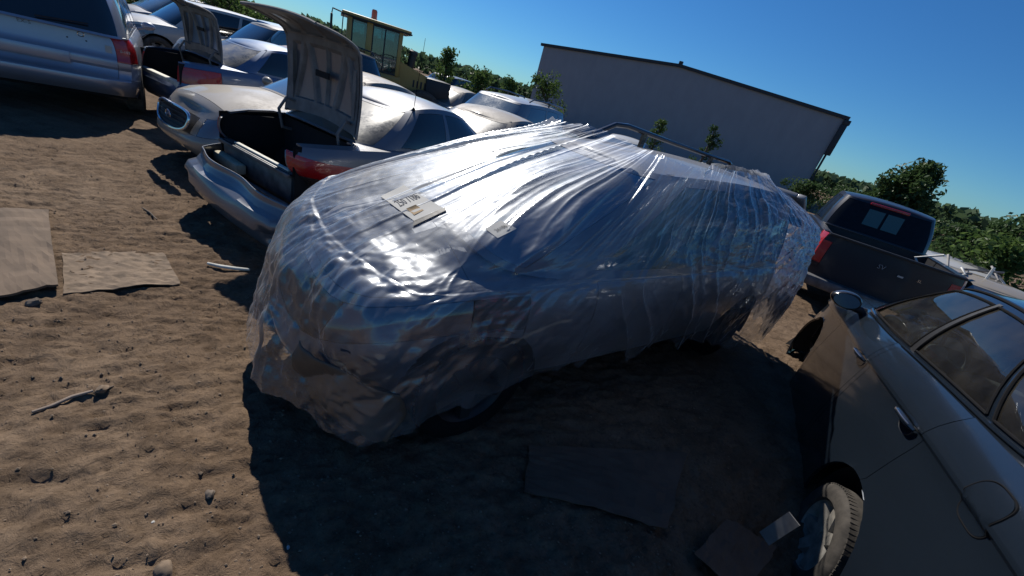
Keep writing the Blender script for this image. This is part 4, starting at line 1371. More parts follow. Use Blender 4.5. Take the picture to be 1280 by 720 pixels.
# silver people carrier, top left corner
def van_extra(root, c):
    def P(y, r): 
        best = None
        col = ('r', min(.95, abs(y) / c.W))
        return c.pt(col, r, 1 if y > 0 else -1)
    # small chrome ring emblem, wordmark, handle strip, screw holes, grease pencil number on the lamp
    p = P(-.42, .93)
    b = MB(); b.lathe([(.022, 0), (.027, -.004), (.032, 0)], 20, 'X', Matrix.Translation((p.x - .002, -.42, p.z))); 
    b.box(-.004, 0, -.012, .012, -.003, .003, Matrix.Translation((p.x, -.42, p.z))); b.build('emblem', M['chrome'], root)
    R = Matrix(((0, 0, -1, 0), (-1, 0, 0, 0), (0, 1, 0, 0), (0, 0, 0, 1)))
    p = P(-.1, .94)
    text_mesh('EX-S', .055, M['steel'], root, Matrix.Translation((p.x - .004, .03, p.z)) @ R, 'wordmark')
    for yy in (-.30, -.46):
        p = P(yy, .84); b = MB(); b.lathe([(0, -.004), (.008, -.004), (.009, 0)], 10, 'X', Matrix.Translation((p.x, yy, p.z))); b.build('screw_hole', M['plastic'], root)
    p = P(-.80, .78)
    text_mesh('-30-103', .042, M['flowers'], root, Matrix.Translation((p.x - .016, -.785, p.z)) @ R, 'lamp_marking')
    p = P(-.6, .78); b = MB(); b.box(-.003, .0, -.60, -.54, -.04, .04, Matrix.Translation((p.x, -.08, p.z))); b.build('paper_tag', M['paper'], root)
    b = MB(); b.tube([(P(y, .99).x - .012, y, P(y, .99).z + .004) for y in np.linspace(-.82, .82, 20)], .012, 8); b.build('window_sill', M['silver'], root)
    # rear wiper
    b = MB(); a0 = c.gpt('e0', .1, .10, -1); b.tube([a0 + Vector((-.03, 0, 0)), c.gpt('e0', .6, .16, -1) + Vector((-.03, 0, 0))], .009, 6); b.build('wiper', M['plastic'], root)
    b = MB(); b.box(-.012, .0, -.30, .30, -.075, .055, Matrix.Translation((P(0, .545).x + .0, 0, P(0, .545).z)), .006); b.build('plate_recess', M['vansilver'], root)
van, vc = simple_car('silver_minivan', 'silver blue minivan seen from behind in the top left corner', 'minivan', -6.42, 4.92, -44, 'vansilver', 'van', sc=1.05, glass='glass_green', rearglass='glass', extra=van_extra)
simple_car('salvage_sedan', 'blue sedan with boot lid up and dark red lamp, just right of the silver minivan', 'sedan', -6.22, 6.28, 24, 'blue', 'sedan', lid=True, sc=.97, rearglass='glass_tan')

# tan car facing out between the two open boots
def tan_extra(root, c):
    # shield grille with its H badge, lamps uncovered, radiator support
    fx = c.L
    b = MB(); pts = []
    for a in np.linspace(0, 2 * PI, 33):
        cu, su = math.cos(a), math.sin(a)
        y = .36 * abs(cu) ** .6 * (1 if cu > 0 else -1) * (1 + .12 * su); z = .60 + .12 * abs(su) ** .7 * (1 if su > 0 else -1)
        pts.append((fx + .03 - .16 * abs(y) ** 1.5 - (z - .5) * .25, y, z))
    b.tube(pts, .016, 8); g = b.build('grille_frame', M['chrome'], root)
    vs = [(fx - .01 - (.6 - .5) * .25, 0, .6)] + [(p[0] - .01, p[1], p[2]) for p in pts[:-1]]
    mesh('grille_mesh', vs, [(0, i, i + 1 if i < 32 else 1) for i in range(1, 33)], M['plastic'], g, False)
    b = MB()
    for k in range(4): b.tube([(fx + .035 - .16 * abs(y) ** 1.5 - (.53 + k * .045 - .5) * .25, y, .53 + k * .045) for y in np.linspace(-.30, .30, 9)], .006, 6)
    b.build('grille_bar', M['plastic'], g)
    b = MB(); X = fx + .045 - .03
    for s in (-1, 1): b.tube([(X, s * .022 - .012, .57), (X, s * .022 + .012, .64)], .006, 6)
    b.tube([(X, -.03, .60), (X, .03, .61)], .006, 6)
    b.tube([(X, .058 * math.cos(a), .605 + .042 * math.sin(a)) for a in np.linspace(0, 2 * PI, 25)], .005, 6); b.build('emblem', M['chrome'], g)
    b = MB()
    for y in (-.68, .68): b.box(fx - .5, fx - .30, y - .10, y + .10, .28, .55, None, .02)
    b.box(fx - .28, fx - .2, -.6, .6, .3, .46, None, .01); b.build('radiator_support', M['steel'], root)
simple_car('salvage_sedan', 'dusty tan sedan facing out, shield grille and headlamp showing beside the open boot', 'sedan', *(lambda p, t: (p[0] + 4.5 * math.sin(t), p[1] + 4.5 * math.cos(t)))((-4.22, 4.42), math.radians(27)), 207, 'tan', 'sedan', extra=tan_extra, glass='glass_sky')

def placed(u, v, d, zr=0):
    p = far(u, v, d); return p.x, p.y
def nosed(x, y, deg, L=4.5):
    t = math.radians(deg); return x - L * math.sin(t), y - L * math.cos(t)
x, y = nosed(-6.9, 8.5, 205)
simple_car('pale_sedan', 'pale sedan with white mirror, showing above the minivan tail lamp', 'sedan', x, y, 205, 'white', 'sedan', glass='glass_sky')
x, y = nosed(-4.6, 12.2, 205)
simple_car('rose_sedan', 'dusty tan sedan whose roof shows between the two raised boot lids', 'sedan', x, y, 205, 'tan', 'sedan', glass='glass_tan')
for (nx_, ny_, dg, colr, kd, nm, lb, gl) in [
    (-9.0, 9.9, 206, 'tan', 'suv', 'tan_suv', 'tan boxy SUV facing out right behind the silver minivan', 'glass'),
    (-8.4, 12.6, 205, 'silver', 'sedan', 'silver_sedan', 'silver sedan bonnet behind the pale sedan at top left', 'glass_sky'),
    (-11.7, 10.6, 206, 'white', 'suv', 'white_suv', 'white boxy SUV farthest to the left behind the silver minivan', 'glass'),
    (-6.2, 14.6, 204, 'black', 'sedan', 'black_sedan', 'black sedan in the back row left of the blue raised lid', 'glass'),
    (-15.6, 14.4, 206, 'silver', 'van', 'silver_van', 'silver van in the farthest row at top left', 'glass_sky'),
    (-10.4, 17.8, 205, 'tan', 'sedan', 'tan_sedan', 'tan sedan in the farthest row before the green tree', 'glass_tan'),
    (-6.9, 19.6, 205, 'navy', 'suv', 'navy_suv', 'navy SUV in the farthest row below the small green bush', 'glass'),
    (1.4, 13.2, 205, 'white', 'sedan', 'white_sedan', 'white sedan behind the wrapped SUV windscreen, left of the warehouse', 'glass_sky'),
    (-2.6, 15.4, 205, 'silver', 'suv', 'silver_suv', 'silver SUV half hidden by the black loader engine', 'glass')]:
    x, y = nosed(nx_, ny_, dg)
    simple_car(nm, lb, nm.split('_')[1].replace('suv', 'suv'), x, y, dg, colr, kd, glass=gl)
x, y = placed(330, 20, 12.3)
simple_car('black_suv', 'black SUV with silver roof rails behind the raised boot lids', 'suv', x + 2.2, y + .6, -66, 'black', 'suv', rails=True, glass='glass')
x, y = placed(350, 60, 8.9)
simple_car('rose_sedan', 'faded rose sedan roof just behind the blue sedan', 'sedan', x - 1.5, y + .5, 25, 'pinkish', 'sedan', glass='glass_tan')
x, y = placed(350, 30, 14.5)
simple_car('blue_van', 'van with blue tinted window in the gap left of the large raised boot lid', 'van', x + .3, y + 1, -60, 'blue', 'van', glass='glass_sky')
x, y = placed(575, 105, 9.5)
simple_car('silver_wagon', 'silver wagon with roof rails left of the leafy bushes', 'wagon', x + 1.9, y + 3.0, 205, 'silver', 'suv', rails=True, glass='glass_sky')
x, y = placed(600, 140, 6.4)
simple_car('salvage_sedan', 'grey sedan with sun on its rear glass, behind the wrapped SUV bonnet', 'sedan', x - .7, y - .5, 25, 'tan', 'sedan', rearglass='glass_tan')

# dark pickup to the right of the wrapped SUV
def pickup():
    X0, Y0, deg = 5.05, 6.0, 27.5
    root = thing('pickup_truck', 'dark navy pickup truck seen from behind with its tailgate closed', 'pickup truck', (X0, Y0, 0), heading(deg), sc=.97)
    c = Car(root, L=5.6, W=.96, belt=[(0, 1.22), (2.0, 1.22), (4.0, 1.16), (5.2, 1.06), (5.6, .9)], deck=[(0, 1.22), (2.0, 1.22), (4, 1.18), (5.2, 1.1), (5.6, .95)],
            z0=[(0, .52), (5.6, .42)], nr=14, nf=5, er=[(0, -.02), (1, -.03)], kk=[(0, .95), (.3, 1), (.8, 1), (1, .97)],
            rows=12, ds=.11, cuts=[1.85, 1.95, 2.9, 3.8], wheels=[(1.15, .40), (4.6, .40)], wr=.46,
            gh=dict(base=(1.95, 4.2), roof=(2.15, 3.5), yb=.86, yr=.70, z=1.84, drop=.05, crown=.05, bulge=.03, n=9, bow=.04))
    def assign(k, v, r, s, x, y, z, top):
        if top:
            if x < 1.85 and y < .84: return None
            if x > 4.2 and x < 5.4 and y < .8: return ('hood', 'navy')
            return ('body', 'navy')
        if k == 'r' and y < .80: return ('tailgate', 'navy')
        if (k == 'r' or (k == 's' and x < .16)) and .35 < r: return ('tail_lamp', 'red', s)
        if k == 'f' and .5 < r < .9 and y > .4: return ('headlamp', 'lampclear', s)
        if k == 's' and r > .1:
            if 1.95 < x < 2.9: return ('rear_door', 'navy', s * .001)
            if 2.9 < x < 3.8: return ('front_door', 'navy', s * .001)
        return ('body', 'navy')
    c.skin(assign)
    c.greenhouse([('side', -.86, .02, 'side_window', 'glass'), ('side', .08, .72, 'side_window', 'glass'), ('front', 'glass'), ('rear', 'glass_black')], 'navy')
    c.liners()
    b = MB(); b.box(.08, 1.9, -.80, .80, .66, .70); b.box(.08, 1.9, -.84, -.80, .66, 1.2); b.box(.08, 1.9, .80, .84, .66, 1.2); b.box(1.86, 1.92, -.8, .8, .66, 1.2); b.box(.06, .10, -.8, .8, .66, 1.2); b.build('load_bed', M['plastic'], root)
    b = MB(); b.box(-.14, .06, -.90, .90, .40, .56, None, .03); b.build('rear_bumper', M['steel'], root)
    b = MB(); b.box(-.02, .03, -.84, .84, 1.20, 1.235, None, .01); b.build('tailgate_cap', M['plastic'], root)
    # sliding centre pane, high lamp
    for s in (-1, 1):
        b = MB(); q = [c.gpt('e0', .02 if s < 0 else .02, bb, 1) for bb in (.3, .8)]
        x0 = q[0].x; x1 = q[1].x
        vs = [(x0 - .012, s * .02, q[0].z), (x0 - .012 + .01, s * .27, q[0].z), (x1 - .012 + .01, s * .27, q[1].z), (x1 - .012, s * .02, q[1].z)]
        mesh('sliding_pane', vs, [(0, 1, 2, 3)], M['glass_green'], root, False)
    b = MB(); p = c.gpt('e0', 0, 1.0, 1); b.box(-.03, .03, -.30, .30, -.045, .0, Matrix.Translation(p), .01); b.build('high_lamp', M['red'], root)
    # badge letters on the tailgate and a pale sticker
    R = Matrix(((0, 0, -1, 0), (-1, 0, 0, 0), (0, 1, 0, 0), (0, 0, 0, 1)))
    text_mesh('SL', .055, M['chrome'], root, Matrix.Translation((-.006, -.42, .99)) @ R, 'badge')
    text_mesh('SV', .09, M['chrome'], root, Matrix.Translation((-.006, .05, 1.0)) @ R, 'badge')
    b = MB(); b.box(-.006, -.002, -.24, -.17, .95, .975); b.build('sticker', M['paper'], root)
    for (wx, wz) in c.wheels:
        for s in (1, -1): make_wheel(root, wx, s * .83, .40, .385, .26, 6, s)
    return root
pickup()
# cars beyond the pickup, right edge
x, y = placed(1180, 322, 10.5)
simple_car('wrecked_sedan', 'pale wrecked sedan with raised scrap metal beyond the pickup roof', 'sedan', x + 1.3, y + .3, 30, 'silver', 'sedan', glass='glass_tan')
x, y = placed(1225, 345, 8.2)
simple_car('wrecked_sedan', 'dusty grey wrecked sedan directly above the charcoal sedan roof', 'sedan', x + .9, y - .1, 28, 'tan', 'sedan', glass='glass')
x, y = placed(1290, 345, 9.4)
simple_car('wrecked_sedan', 'white wrecked car at the right edge of the picture', 'sedan', x + .6, y + 1.2, 30, 'white', 'sedan', glass='glass')

for o in list(COL.objects):
    if o.name.startswith('wrecked_sedan'): o.scale = (1, 1, .76)        # roofs pressed down
# =================================================================== yellow loader
def loader():
    p = far(470, 60, 14.0)
    root = thing('wheel_loader', 'yellow wheel loader with glazed cab and orange beacon behind the raised boot lid', 'loader', (p.x, p.y, 0), heading(62), sc=.93)
    Z0, Z1 = 1.42, 2.62
    b = MB(); b.box(-.85, .75, -.62, .62, 1.18, Z0, None, .03); b.box(-1.5, 2.2, -.45, .45, .75, 1.18, None, .03); b.build('chassis', M['yellow'], root)
    for (x, w) in ((-.80, .12), (.62, .11), (-.26, .16)):
        for s in (-1, 1):
            cabp = MB(); cabp.box(x - w / 2, x + w / 2, s * .60 - .05, s * .60 + .05, Z0, Z1, None, .012); cabp.build('cab_post', M['yellow'], root)
    d = MB(); 
    for s in (-1, 1):
        for x0 in (-.74, -.18, .16, .56):
            d.box(x0, x0 + .035, s * .615 - .015, s * .615 + .015, Z0, Z1)
        d.box(-.8, .65, s * .615 - .014, s * .615 + .014, Z0, Z0 + .05); d.box(-.8, .65, s * .615 - .013, s * .615 + .013, Z1 - .06, Z1)
    d.build('window_frame', M['plastic'], root)
    for s in (-1, 1):
        for (a, e) in ((-.70, -.34), (-.145, .16), (.195, .56)):
            g = MB(); g.box(a, e, s * .60 - .003, s * .60 + .003, Z0 + .05, Z1 - .06); g.build('cab_window', M['clear_green'], root)
    for x0 in (-.78, .64):
        g = MB(); g.box(x0 - .003, x0 + .003, -.55, .55, Z0 + .05, Z1 - .05); g.build('cab_window', M['clear_green'], root)
    r = MB(); r.box(-1.02, .90, -.72, .72, Z1, Z1 + .09, None, .035); r.build('cab_roof', M['yellow'], root)
    r = MB(); r.box(-1.04, .92, -.74, .74, Z1 - .02, Z1 + .02, None, .01); r.build('roof_trim', M['plastic'], root)
    s_ = MB(); s_.box(-.25, .25, -.25, .25, 1.42, 1.62, None, .05); s_.box(-.30, -.15, -.24, .24, 1.5, 2.15, None, .05); s_.build('driver_seat', M['lining'], root)
    k = MB(); k.lathe([(.0, 0), (.095, 0), (.095, .04), (.08, .05), (.08, .23), (.06, .27), (0, .27)], 18, 'Z', Matrix.Translation((-.15, -.2, Z1 + .09))); be = k.build('beacon', M['amber'], root)
    k = MB(); k.lathe([(.082, -.01), (.082, .03), (0, .03)], 18, 'Z', Matrix.Translation((-.15, -.2, Z1 + .09))); k.build('beacon_base', M['plastic'], be)
    m = MB(); m.tube([(-1.0, -.66, Z1 + .02), (-1.25, -.82, Z1 + .04), (-1.27, -.82, Z1 - .1)], .018, 6); m.tube([(-.98, -.66, Z1), (-1.0, -.7, Z0 - .2)], .014, 6)
    mm = m.build('mirror_arm', M['plastic'], root)
    m = MB(); m.box(-1.30, -1.24, -.92, -.72, Z1 - .48, Z1 - .08, None, .03); m.build('mirror', M['plastic'], mm)
    st = MB(); st.lathe([(.10, 0), (.115, .05), (.115, .42), (.135, .43), (.135, .52), (.09, .56), (0, .56)], 20, 'Z', Matrix.Translation((1.02, -.30, 1.70)) @ Matrix.Rotation(.12, 4, 'Y')); st.build('exhaust_stack', M['plastic'], root)
    h = MB(); h.prism([(.70, 1.2), (2.15, 1.1), (2.2, 1.36), (2.0, 1.52), (.70, 1.86)], -.48, .48); h.build('bonnet', M['yellow'], root)
    h = MB()
    for q in range(7): h.box(1.15 + q * .12, 1.20 + q * .12, -.495, -.478, 1.25, 1.45)
    h.build('bonnet_grille', M['plastic'], root)
    h = MB(); h.box(1.55, 2.35, -.56, .56, .95, 1.62, None, .04); h.build('engine_cover', M['plastic'], root)
    h = MB(); h.prism([(-1.2, 1.0), (-1.0, 1.0), (-2.3, .6), (-2.5, .65)], -.5, -.38); h.prism([(-1.2, 1.0), (-1.0, 1.0), (-2.3, .6), (-2.5, .65)], .38, .5); h.build('lift_arm', M['yellow'], root)
    for x in (-1.1, 1.5):
        for s in (-1, 1): make_wheel(root, x, s * .72, .62, .62, .42, 8, s, 'yellow', 'tyre')
loader()

# =================================================================== grey warehouse with a low gable
def warehouse():
    a = far(680, 57, 40); b_ = far(1056, 148, 36)
    d = Vector((b_.x - a.x, b_.y - a.y, 0)); Wd = d.length
    ang = math.atan2(d.y, d.x)
    root = thing('warehouse', 'large grey metal clad building with low gable roof and dark roof trim', 'warehouse', (a.x, a.y, 0), ang)
    HE = (a.z + b_.z) / 2; pk = far(840, 86, 38.4); HP = pk.z; D = 40
    mid = Wd * .5
    w = MB(); w.prism([(0, 0), (Wd, 0), (Wd, HE), (mid, HP), (0, HE)], 0, D, 'Y')
    w.build('wall', M['siding'], root, smooth=False)
    # standing ribs of the cladding, one mesh: too many and too fine to pick out
    r = MB(); n = int(Wd / .38)
    for i in range(1, n):
        x = i * Wd / n; top = HE + (HP - HE) * (1 - abs(x - mid) / mid) - .02
        r.prism([(x - .035, 0), (x - .02, -.004), (x + .02, -.004), (x + .035, 0)], 0.0, top, 'Z')
    o = r.build('cladding_ribs', M['siding'], root, smooth=False); o['kind'] = 'stuff'
    sl = math.atan2(HP - HE, mid); ln = math.hypot(HP - HE, mid)
    for s in (-1, 1):
        t = MB(); t.box(-ln - .25, .0, -.16, .06, -.10, .10); 
        Mx = Matrix.Translation((mid, 0, HP + .05)) @ (Matrix.Rotation(-sl, 4, 'Y') if s < 0 else Matrix.Rotation(PI, 4, 'Z') @ Matrix.Rotation(-sl, 4, 'Y'))
        if s > 0: t = MB(); t.box(-ln - .25, .0, -.06, .16, -.10, .10)
        t2 = MB(); t2.add(t.v, t.f, Mx); t2.build('roof_trim', M['trim'], root, smooth=False)
        t = MB(); t.box(-ln - .25, 0.02, (.07 if s < 0 else -D), (D if s < 0 else -.07), .02, .12)
        t2 = MB(); t2.add(t.v, t.f, Mx); t2.build('roof', M['trim'], root, smooth=False)
    g = MB(); g.box(Wd + .004, Wd + .42, -.2, D, HE - .38, HE - .08, None, .03); g.build('gutter', M['trim'], root)
    g = MB(); g.box(Wd - .02, Wd + .34, -.20, .12, HE - 2.35, HE - .38, None, .02); g.box(Wd + .04, Wd + .16, -.14, -.02, 0, HE - 2.3); g.build('downpipe', M['trim'], root)
    g = MB(); g.box(mid - .14, mid + .14, -.05, .25, HP + .12, HP + .36, None, .03); g.build('roof_vent', M['trim'], root)
    g = MB(); g.box(0, Wd, -.03, .0 - .004, 0, .35); g.build('base_flashing', M['trim'], root, smooth=False)
warehouse()

# =================================================================== trees and bushes
def tree(name, label, cat, u, v, dist, cw, group=None, leaf='leaf', n=2600, low=.30, spiky=0.0, size=.11, seed=0, lean=0.0, clumps=None):
    p = far(u, v, dist); H = max(p.z, .8)
    rnd = np.random.default_rng(seed * 7 + 3)
    root = thing(name, label, cat, (p.x, p.y, -.03), 0, group)
    tr = MB(); ends = []
    h0 = H * low
    top = Vector((lean, 0, H * .93))
    tr.tube([(0, 0, 0), (lean * .2, .03, H * .33), (lean * .5, -.02, H * .62), tuple(top)], [.05 * H ** .6, .038 * H ** .6, .024 * H ** .6, .008], 7)
    K = clumps or int(9 + cw * 7)
    for k in range(K):
        z = H * (low + (1 - low) * rnd.random() ** .8 * .93); a = rnd.random() * 2 * PI
        f = (z / H - low) / (1 - low)
        rad = cw * (math.sin(PI * min(1, f * .72 + .28)) ** .7) * (.35 + .65 * rnd.random()) * (1 - .35 * spiky * f)
        e = Vector((lean * z / H + math.cos(a) * rad, math.sin(a) * rad, z + rad * (.25 + .4 * spiky)))
        s0 = Vector((lean * z / H * .8, 0, max(h0 * .6, z - rad * .8)))
        mid = s0.lerp(e, .5) + Vector((0, 0, .06 * rad))
        tr.tube([s0, mid, e], [.018 * H ** .5, .012 * H ** .5, .004], 5)
        ends.append((e, rad)); ends.append((mid, rad))
    ends.append((top, cw * .3)); ends.append((Vector((lean * .7, 0, H * .8)), cw * .4))
    tr.build('trunk', M['bark'], root)
    V = []; F = []
    m = len(ends)
    cr = [(.20 + .22 * rnd.random()) * cw ** .6 for _ in ends]
    for q in range(n):
        i = int(rnd.random() * m); e, rad = ends[i]
        dd = rnd.normal(size=3); dd /= np.linalg.norm(dd) + 1e-9; rr = cr[i] * rnd.random() ** .45
        c_ = np.array(e) + dd * rr * np.array([1, 1, .8 + spiky * 1.1])
        if c_[2] > H * 1.03 or c_[2] < .1: continue
        nrm = rnd.normal(size=3) + dd * .6 + np.array([0, 0, .5]); nrm /= np.linalg.norm(nrm)
        t1 = np.cross(nrm, rnd.normal(size=3)); t1 /= np.linalg.norm(t1) + 1e-9; t2 = np.cross(nrm, t1)
        L_ = size * (.7 + .8 * rnd.random()); Wl = L_ * .55
        k = len(V)
        V += [c_ - t1 * L_ * .5, c_ + t2 * Wl * .5 - t1 * .05 * L_, c_ + t1 * L_ * .55 - nrm * L_ * .12, c_ - t2 * Wl * .5 - t1 * .05 * L_]
        F.append((k, k + 1, k + 2, k + 3))
    mesh('crown', V, F, M[leaf], root, False)
G1 = 'bushes beyond the yard'
tree('leafy_bush', 'green tree at the top edge above the black SUV', 'bush', 268, -18, 22, 1.7, G1, seed=1, n=3000)
tree('leafy_bush', 'small green bush just left of the large raised boot lid', 'bush', 322, 14, 20, .9, G1, seed=2, n=1800)
tree('leafy_bush', 'broad green tree at the very top left corner beyond the vans', 'bush', 185, -45, 27, 3.4, G1, seed=21, n=6500, low=.1)
tree('leafy_bush', 'green bush between the two raised boot lids', 'bush', 300, 2, 24, 1.5, G1, seed=22, n=2600, low=.1)
tree('sapling', 'spiky narrow sapling standing right of the whip antenna', 'sapling', 562, 60, 19, .65, None, spiky=1.0, seed=3, n=1500, low=.15)
tree('leafy_bush', 'low feathery bush right of the spiky sapling', 'bush', 603, 84, 19, .85, G1, spiky=.6, seed=4, n=1700, low=.15)
tree('leafy_bush', 'rounded bright bush above the silver wagon roof rail', 'bush', 642, 96, 17, .75, G1, seed=5, n=1700, low=.15)
tree('leafy_bush', 'tall bush against the left end of the warehouse', 'bush', 694, 88, 24, 1.25, G1, seed=6, n=2300, low=.15)
tree('leafy_bush', 'sunlit sapling before the warehouse, above the roof rail front', 'sapling', 830, 148, 26, .62, G1, seed=7, n=1200, low=.2)
tree('leafy_bush', 'dark sapling before the warehouse, above the middle of the roof rail', 'sapling', 898, 154, 26, .62, G1, 'leaf_dark', seed=8, n=1200, low=.2)
tree('roadside_tree', 'dark tree at the right foot of the warehouse', 'tree', 1012, 226, 24, 1.3, None, 'leaf_dark', seed=9, n=2600, low=.15)
tree('roadside_tree', 'rounded tree above the left end of the pickup roof', 'tree', 1058, 234, 30, 1.7, None, 'leaf_dark', seed=10, n=2600, low=.2)
tree('roadside_tree', 'tallest tree on the right, rising behind the pickup cab', 'tree', 1156, 203, 21, 1.3, None, 'leaf_dark', seed=12, n=10000, low=.14, spiky=.5, size=.14, clumps=30)
tree('leafy_bush', 'dark bush at the foot of the tallest right hand tree', 'bush', 1195, 290, 20, 1.2, G1, 'leaf_dark', seed=13, n=2200, low=.1)
tree('leafy_bush', 'bush with pale flower stalks in the right hand hedge', 'bush', 1232, 290, 17, 1.4, G1, 'leaf_dark', seed=14, n=3000, low=.08, spiky=.4)
tree('leafy_bush', 'bright green bush at the right edge of the picture', 'bush', 1272, 298, 14, 1.3, G1, 'leaf', seed=15, n=3200, low=.05)
tree('roadside_tree', 'tree cut off by the right edge above the hedge', 'tree', 1305, 262, 18, 1.2, None, 'leaf_dark', seed=16, n=2200, low=.2)
# far wooded skyline, one mass
def skyline():
    V = []; F = []
    for q in range(16000):
        a = math.radians(-62 + 140 * RNG.random()); dd = 120 + 25 * RNG.random()
        hh = 3.2 + 2.2 * float(fbm(a * 26, .5, 4, 5))
        z = hh * RNG.random() ** .6
        c_ = np.array([math.sin(a) * dd, math.cos(a) * dd, z]); t1 = RNG.normal(size=3); t1 /= np.linalg.norm(t1); n_ = RNG.normal(size=3); t2 = np.cross(t1, n_); t2 /= np.linalg.norm(t2)
        s = .55 + .6 * RNG.random(); k = len(V)
        V += [c_ - t1 * s, c_ + t2 * s * .7, c_ + t1 * s, c_ - t2 * s * .7]; F.append((k, k + 1, k + 2, k + 3))
    o = mesh('distant_woods', V, F, M['leaf_far'], None, False); tag(o, 'distant line of trees along the horizon', kind='stuff')
skyline()

# =================================================================== things lying about on the dirt
def slab(name, px, mtl, label, cat, th=.012, lift=.006, curl=.02, group=None, seed=1, n=16):
    c = [at(*q) for q in px]
    vs = []; fs = []
    rnd = random.Random(seed)
    for lay in (1, 0):
        for i in range(n):
            for j in range(n):
                a, b = i / (n - 1), j / (n - 1)
                p = (c[0] * (1 - a) + c[1] * a) * (1 - b) + (c[3] * (1 - a) + c[2] * a) * b
                jx = .03 * (float(fbm(a * 4, seed * 3.1 + b, 4, seed)) - .5) * (1 if b in (0, 1) else 0); jy = .03 * (float(fbm(b * 4, seed * 5.3 + a, 4, seed)) - .5) * (1 if a in (0, 1) else 0)
                z = float(ground_z(p.x, p.y)) * .5 + .012 + lift + curl * (b ** 3) * (.4 + .6 * math.sin(a * 3 + seed) ** 2) + .004 * math.sin(a * 9 + seed) + th * lay
                vs.append((p.x + jy, p.y + jx, z))
    N = n * n
    for i in range(n - 1):
        for j in range(n - 1):
            q = (i * n + j, (i + 1) * n + j, (i + 1) * n + j + 1, i * n + j + 1)
            fs.append(q); fs.append(tuple(N + t for t in q[::-1]))
    for i in range(n - 1):
        for (a, b) in (((i) * n, (i + 1) * n), ((i) * n + n - 1, (i + 1) * n + n - 1), (i, i + 1), ((n - 1) * n + i, (n - 1) * n + i + 1)):
            fs.append((a, b, b + N, a + N))
    o = mesh(name, vs, fs, M[mtl], None, False)
    return tag(o, label, cat, group)
slab('plywood_board', [(-60, 262), (60, 266), (76, 368), (-40, 384)], 'wood', 'weathered brown board with lifted front edge at the left side of the yard', 'board', seed=2, th=.014, curl=.035)
slab('plywood_board', [(78, 318), (205, 318), (226, 358), (80, 372)], 'clod', 'thin dirt covered sheet lying right of the weathered board', 'board', seed=3, th=.006, lift=-.004, curl=.018)
slab('cardboard_sheet', [(660, 560), (858, 566), (834, 662), (655, 618)], 'cardboard', 'brown cardboard sheet on the shaded dirt near the bottom centre', 'cardboard', seed=4, th=.004, curl=.01)
slab('cardboard_sheet', [(915, 640), (985, 668), (940, 735), (868, 690)], 'cardboard', 'smaller cardboard piece left of the charcoal sedan rear wheel', 'cardboard', seed=5, th=.004, curl=.01)

def rock(name, u, v, r, label, cat='stone', mtl='stone', group=None, seed=0, flat=.6):
    p = at(u, v); bm = bmesh.new(); bmesh.ops.create_icosphere(bm, subdivisions=3, radius=1)
    rnd = np.random.default_rng(seed)
    off = rnd.normal(size=3) * 5
    for w in bm.verts:
        c_ = w.co
        k = 1 + .45 * (float(fbm(c_.x * 1.3 + off[0], c_.y * 1.3 + c_.z * 1.7 + off[1], 3, seed)) - .5) * 2
        w.co = Vector((c_.x * k * r, c_.y * k * r * .75, c_.z * k * r * flat))
    bm.verts.index_update()
    o = mesh(name, [w.co[:] for w in bm.verts], [[q.index for q in f.verts] for f in bm.faces], M[mtl], None, True, 30); bm.free()
    o.location = (p.x, p.y, float(ground_z(p.x, p.y)) + r * flat * .35); o.rotation_euler = (rnd.normal() * .2, rnd.normal() * .2, rnd.random() * 6)
    return tag(o, label, cat, group)
rock('pebble', 263, 623, .022, 'pale rounded pebble alone on the sunlit dirt, low centre left', 'pebble', seed=1)
rock('stone', 43, 384, .032, 'grey jagged stone lying below the weathered board', 'stone', seed=2)
rock('stone', 205, 716, .035, 'dark stone at the bottom edge of the sunlit dirt', 'stone', 'clod', seed=3)
rock('white_shard', 360, 687, .008, 'tiny white shard close to the shadow edge at the bottom', 'shard', 'paper', seed=4)
rock('white_shard', 192, 655, .007, 'tiny white shard in the open dirt at lower left', 'shard', 'paper', seed=5)
rock('clump', 130, 492, .03, 'dark loose clump of dirt at the end of the grey stick', 'dirt clump', 'clod', seed=6)
# scattered crumbs and gravel
def crumbs():
    V = []; F = []
    base = [(1, 0, 0), (-1, 0, 0), (0, 1, 0), (0, -1, 0), (0, 0, 1), (0, 0, -1)]
    fb = [(0, 2, 4), (2, 1, 4), (1, 3, 4), (3, 0, 4), (2, 0, 5), (1, 2, 5), (3, 1, 5), (0, 3, 5)]
    N = 16000
    X = RNG.uniform(-5.5, 1.8, N); Y = RNG.uniform(.4, 5.5, N)
    dn = fbm(X * 1.3, Y * 1.3, 3, 77)
    Zg = ground_z(X, Y)
    for i in range(N):
        if dn[i] < .42 and i % 3: continue
        r = .0022 + .005 * RNG.random() ** 8 + .0025 * RNG.random(); a = RNG.random() * 6.3; ca, sa = math.cos(a) * r, math.sin(a) * r
        k = len(V)
        for (x, y, z) in base:
            j = .7 + .6 * RNG.random()
            V.append((X[i] + (x * ca - y * sa) * j * 1.2, Y[i] + (x * sa + y * ca) * j, Zg[i] + z * r * .6 * j + r * .3))
        F += [tuple(k + q for q in f) for f in fb]
    o = mesh('dirt_crumbs', V, F, M['clod'], None, False); tag(o, 'loose crumbs and gravel strewn over the dirt', kind='stuff')
crumbs()
def stick(name, pts, r, mtl, label, cat, flat=1.0):
    q = [at(*p) for p in pts]; b = MB()
    P = [(p.x, p.y, float(ground_z(p.x, p.y)) + r * .9 + .004) for p in q]
    b.tube(P, [r * (.6 + .4 * math.sin(PI * (i + .4) / len(P))) for i in range(len(P))], 8)
    return tag(b.build(name, M[mtl]), label, cat)
stick('stick', [(42, 521), (66, 511), (92, 501), (118, 495)], .008, 'greywood', 'grey dry stick on the sunlit dirt at left', 'stick')
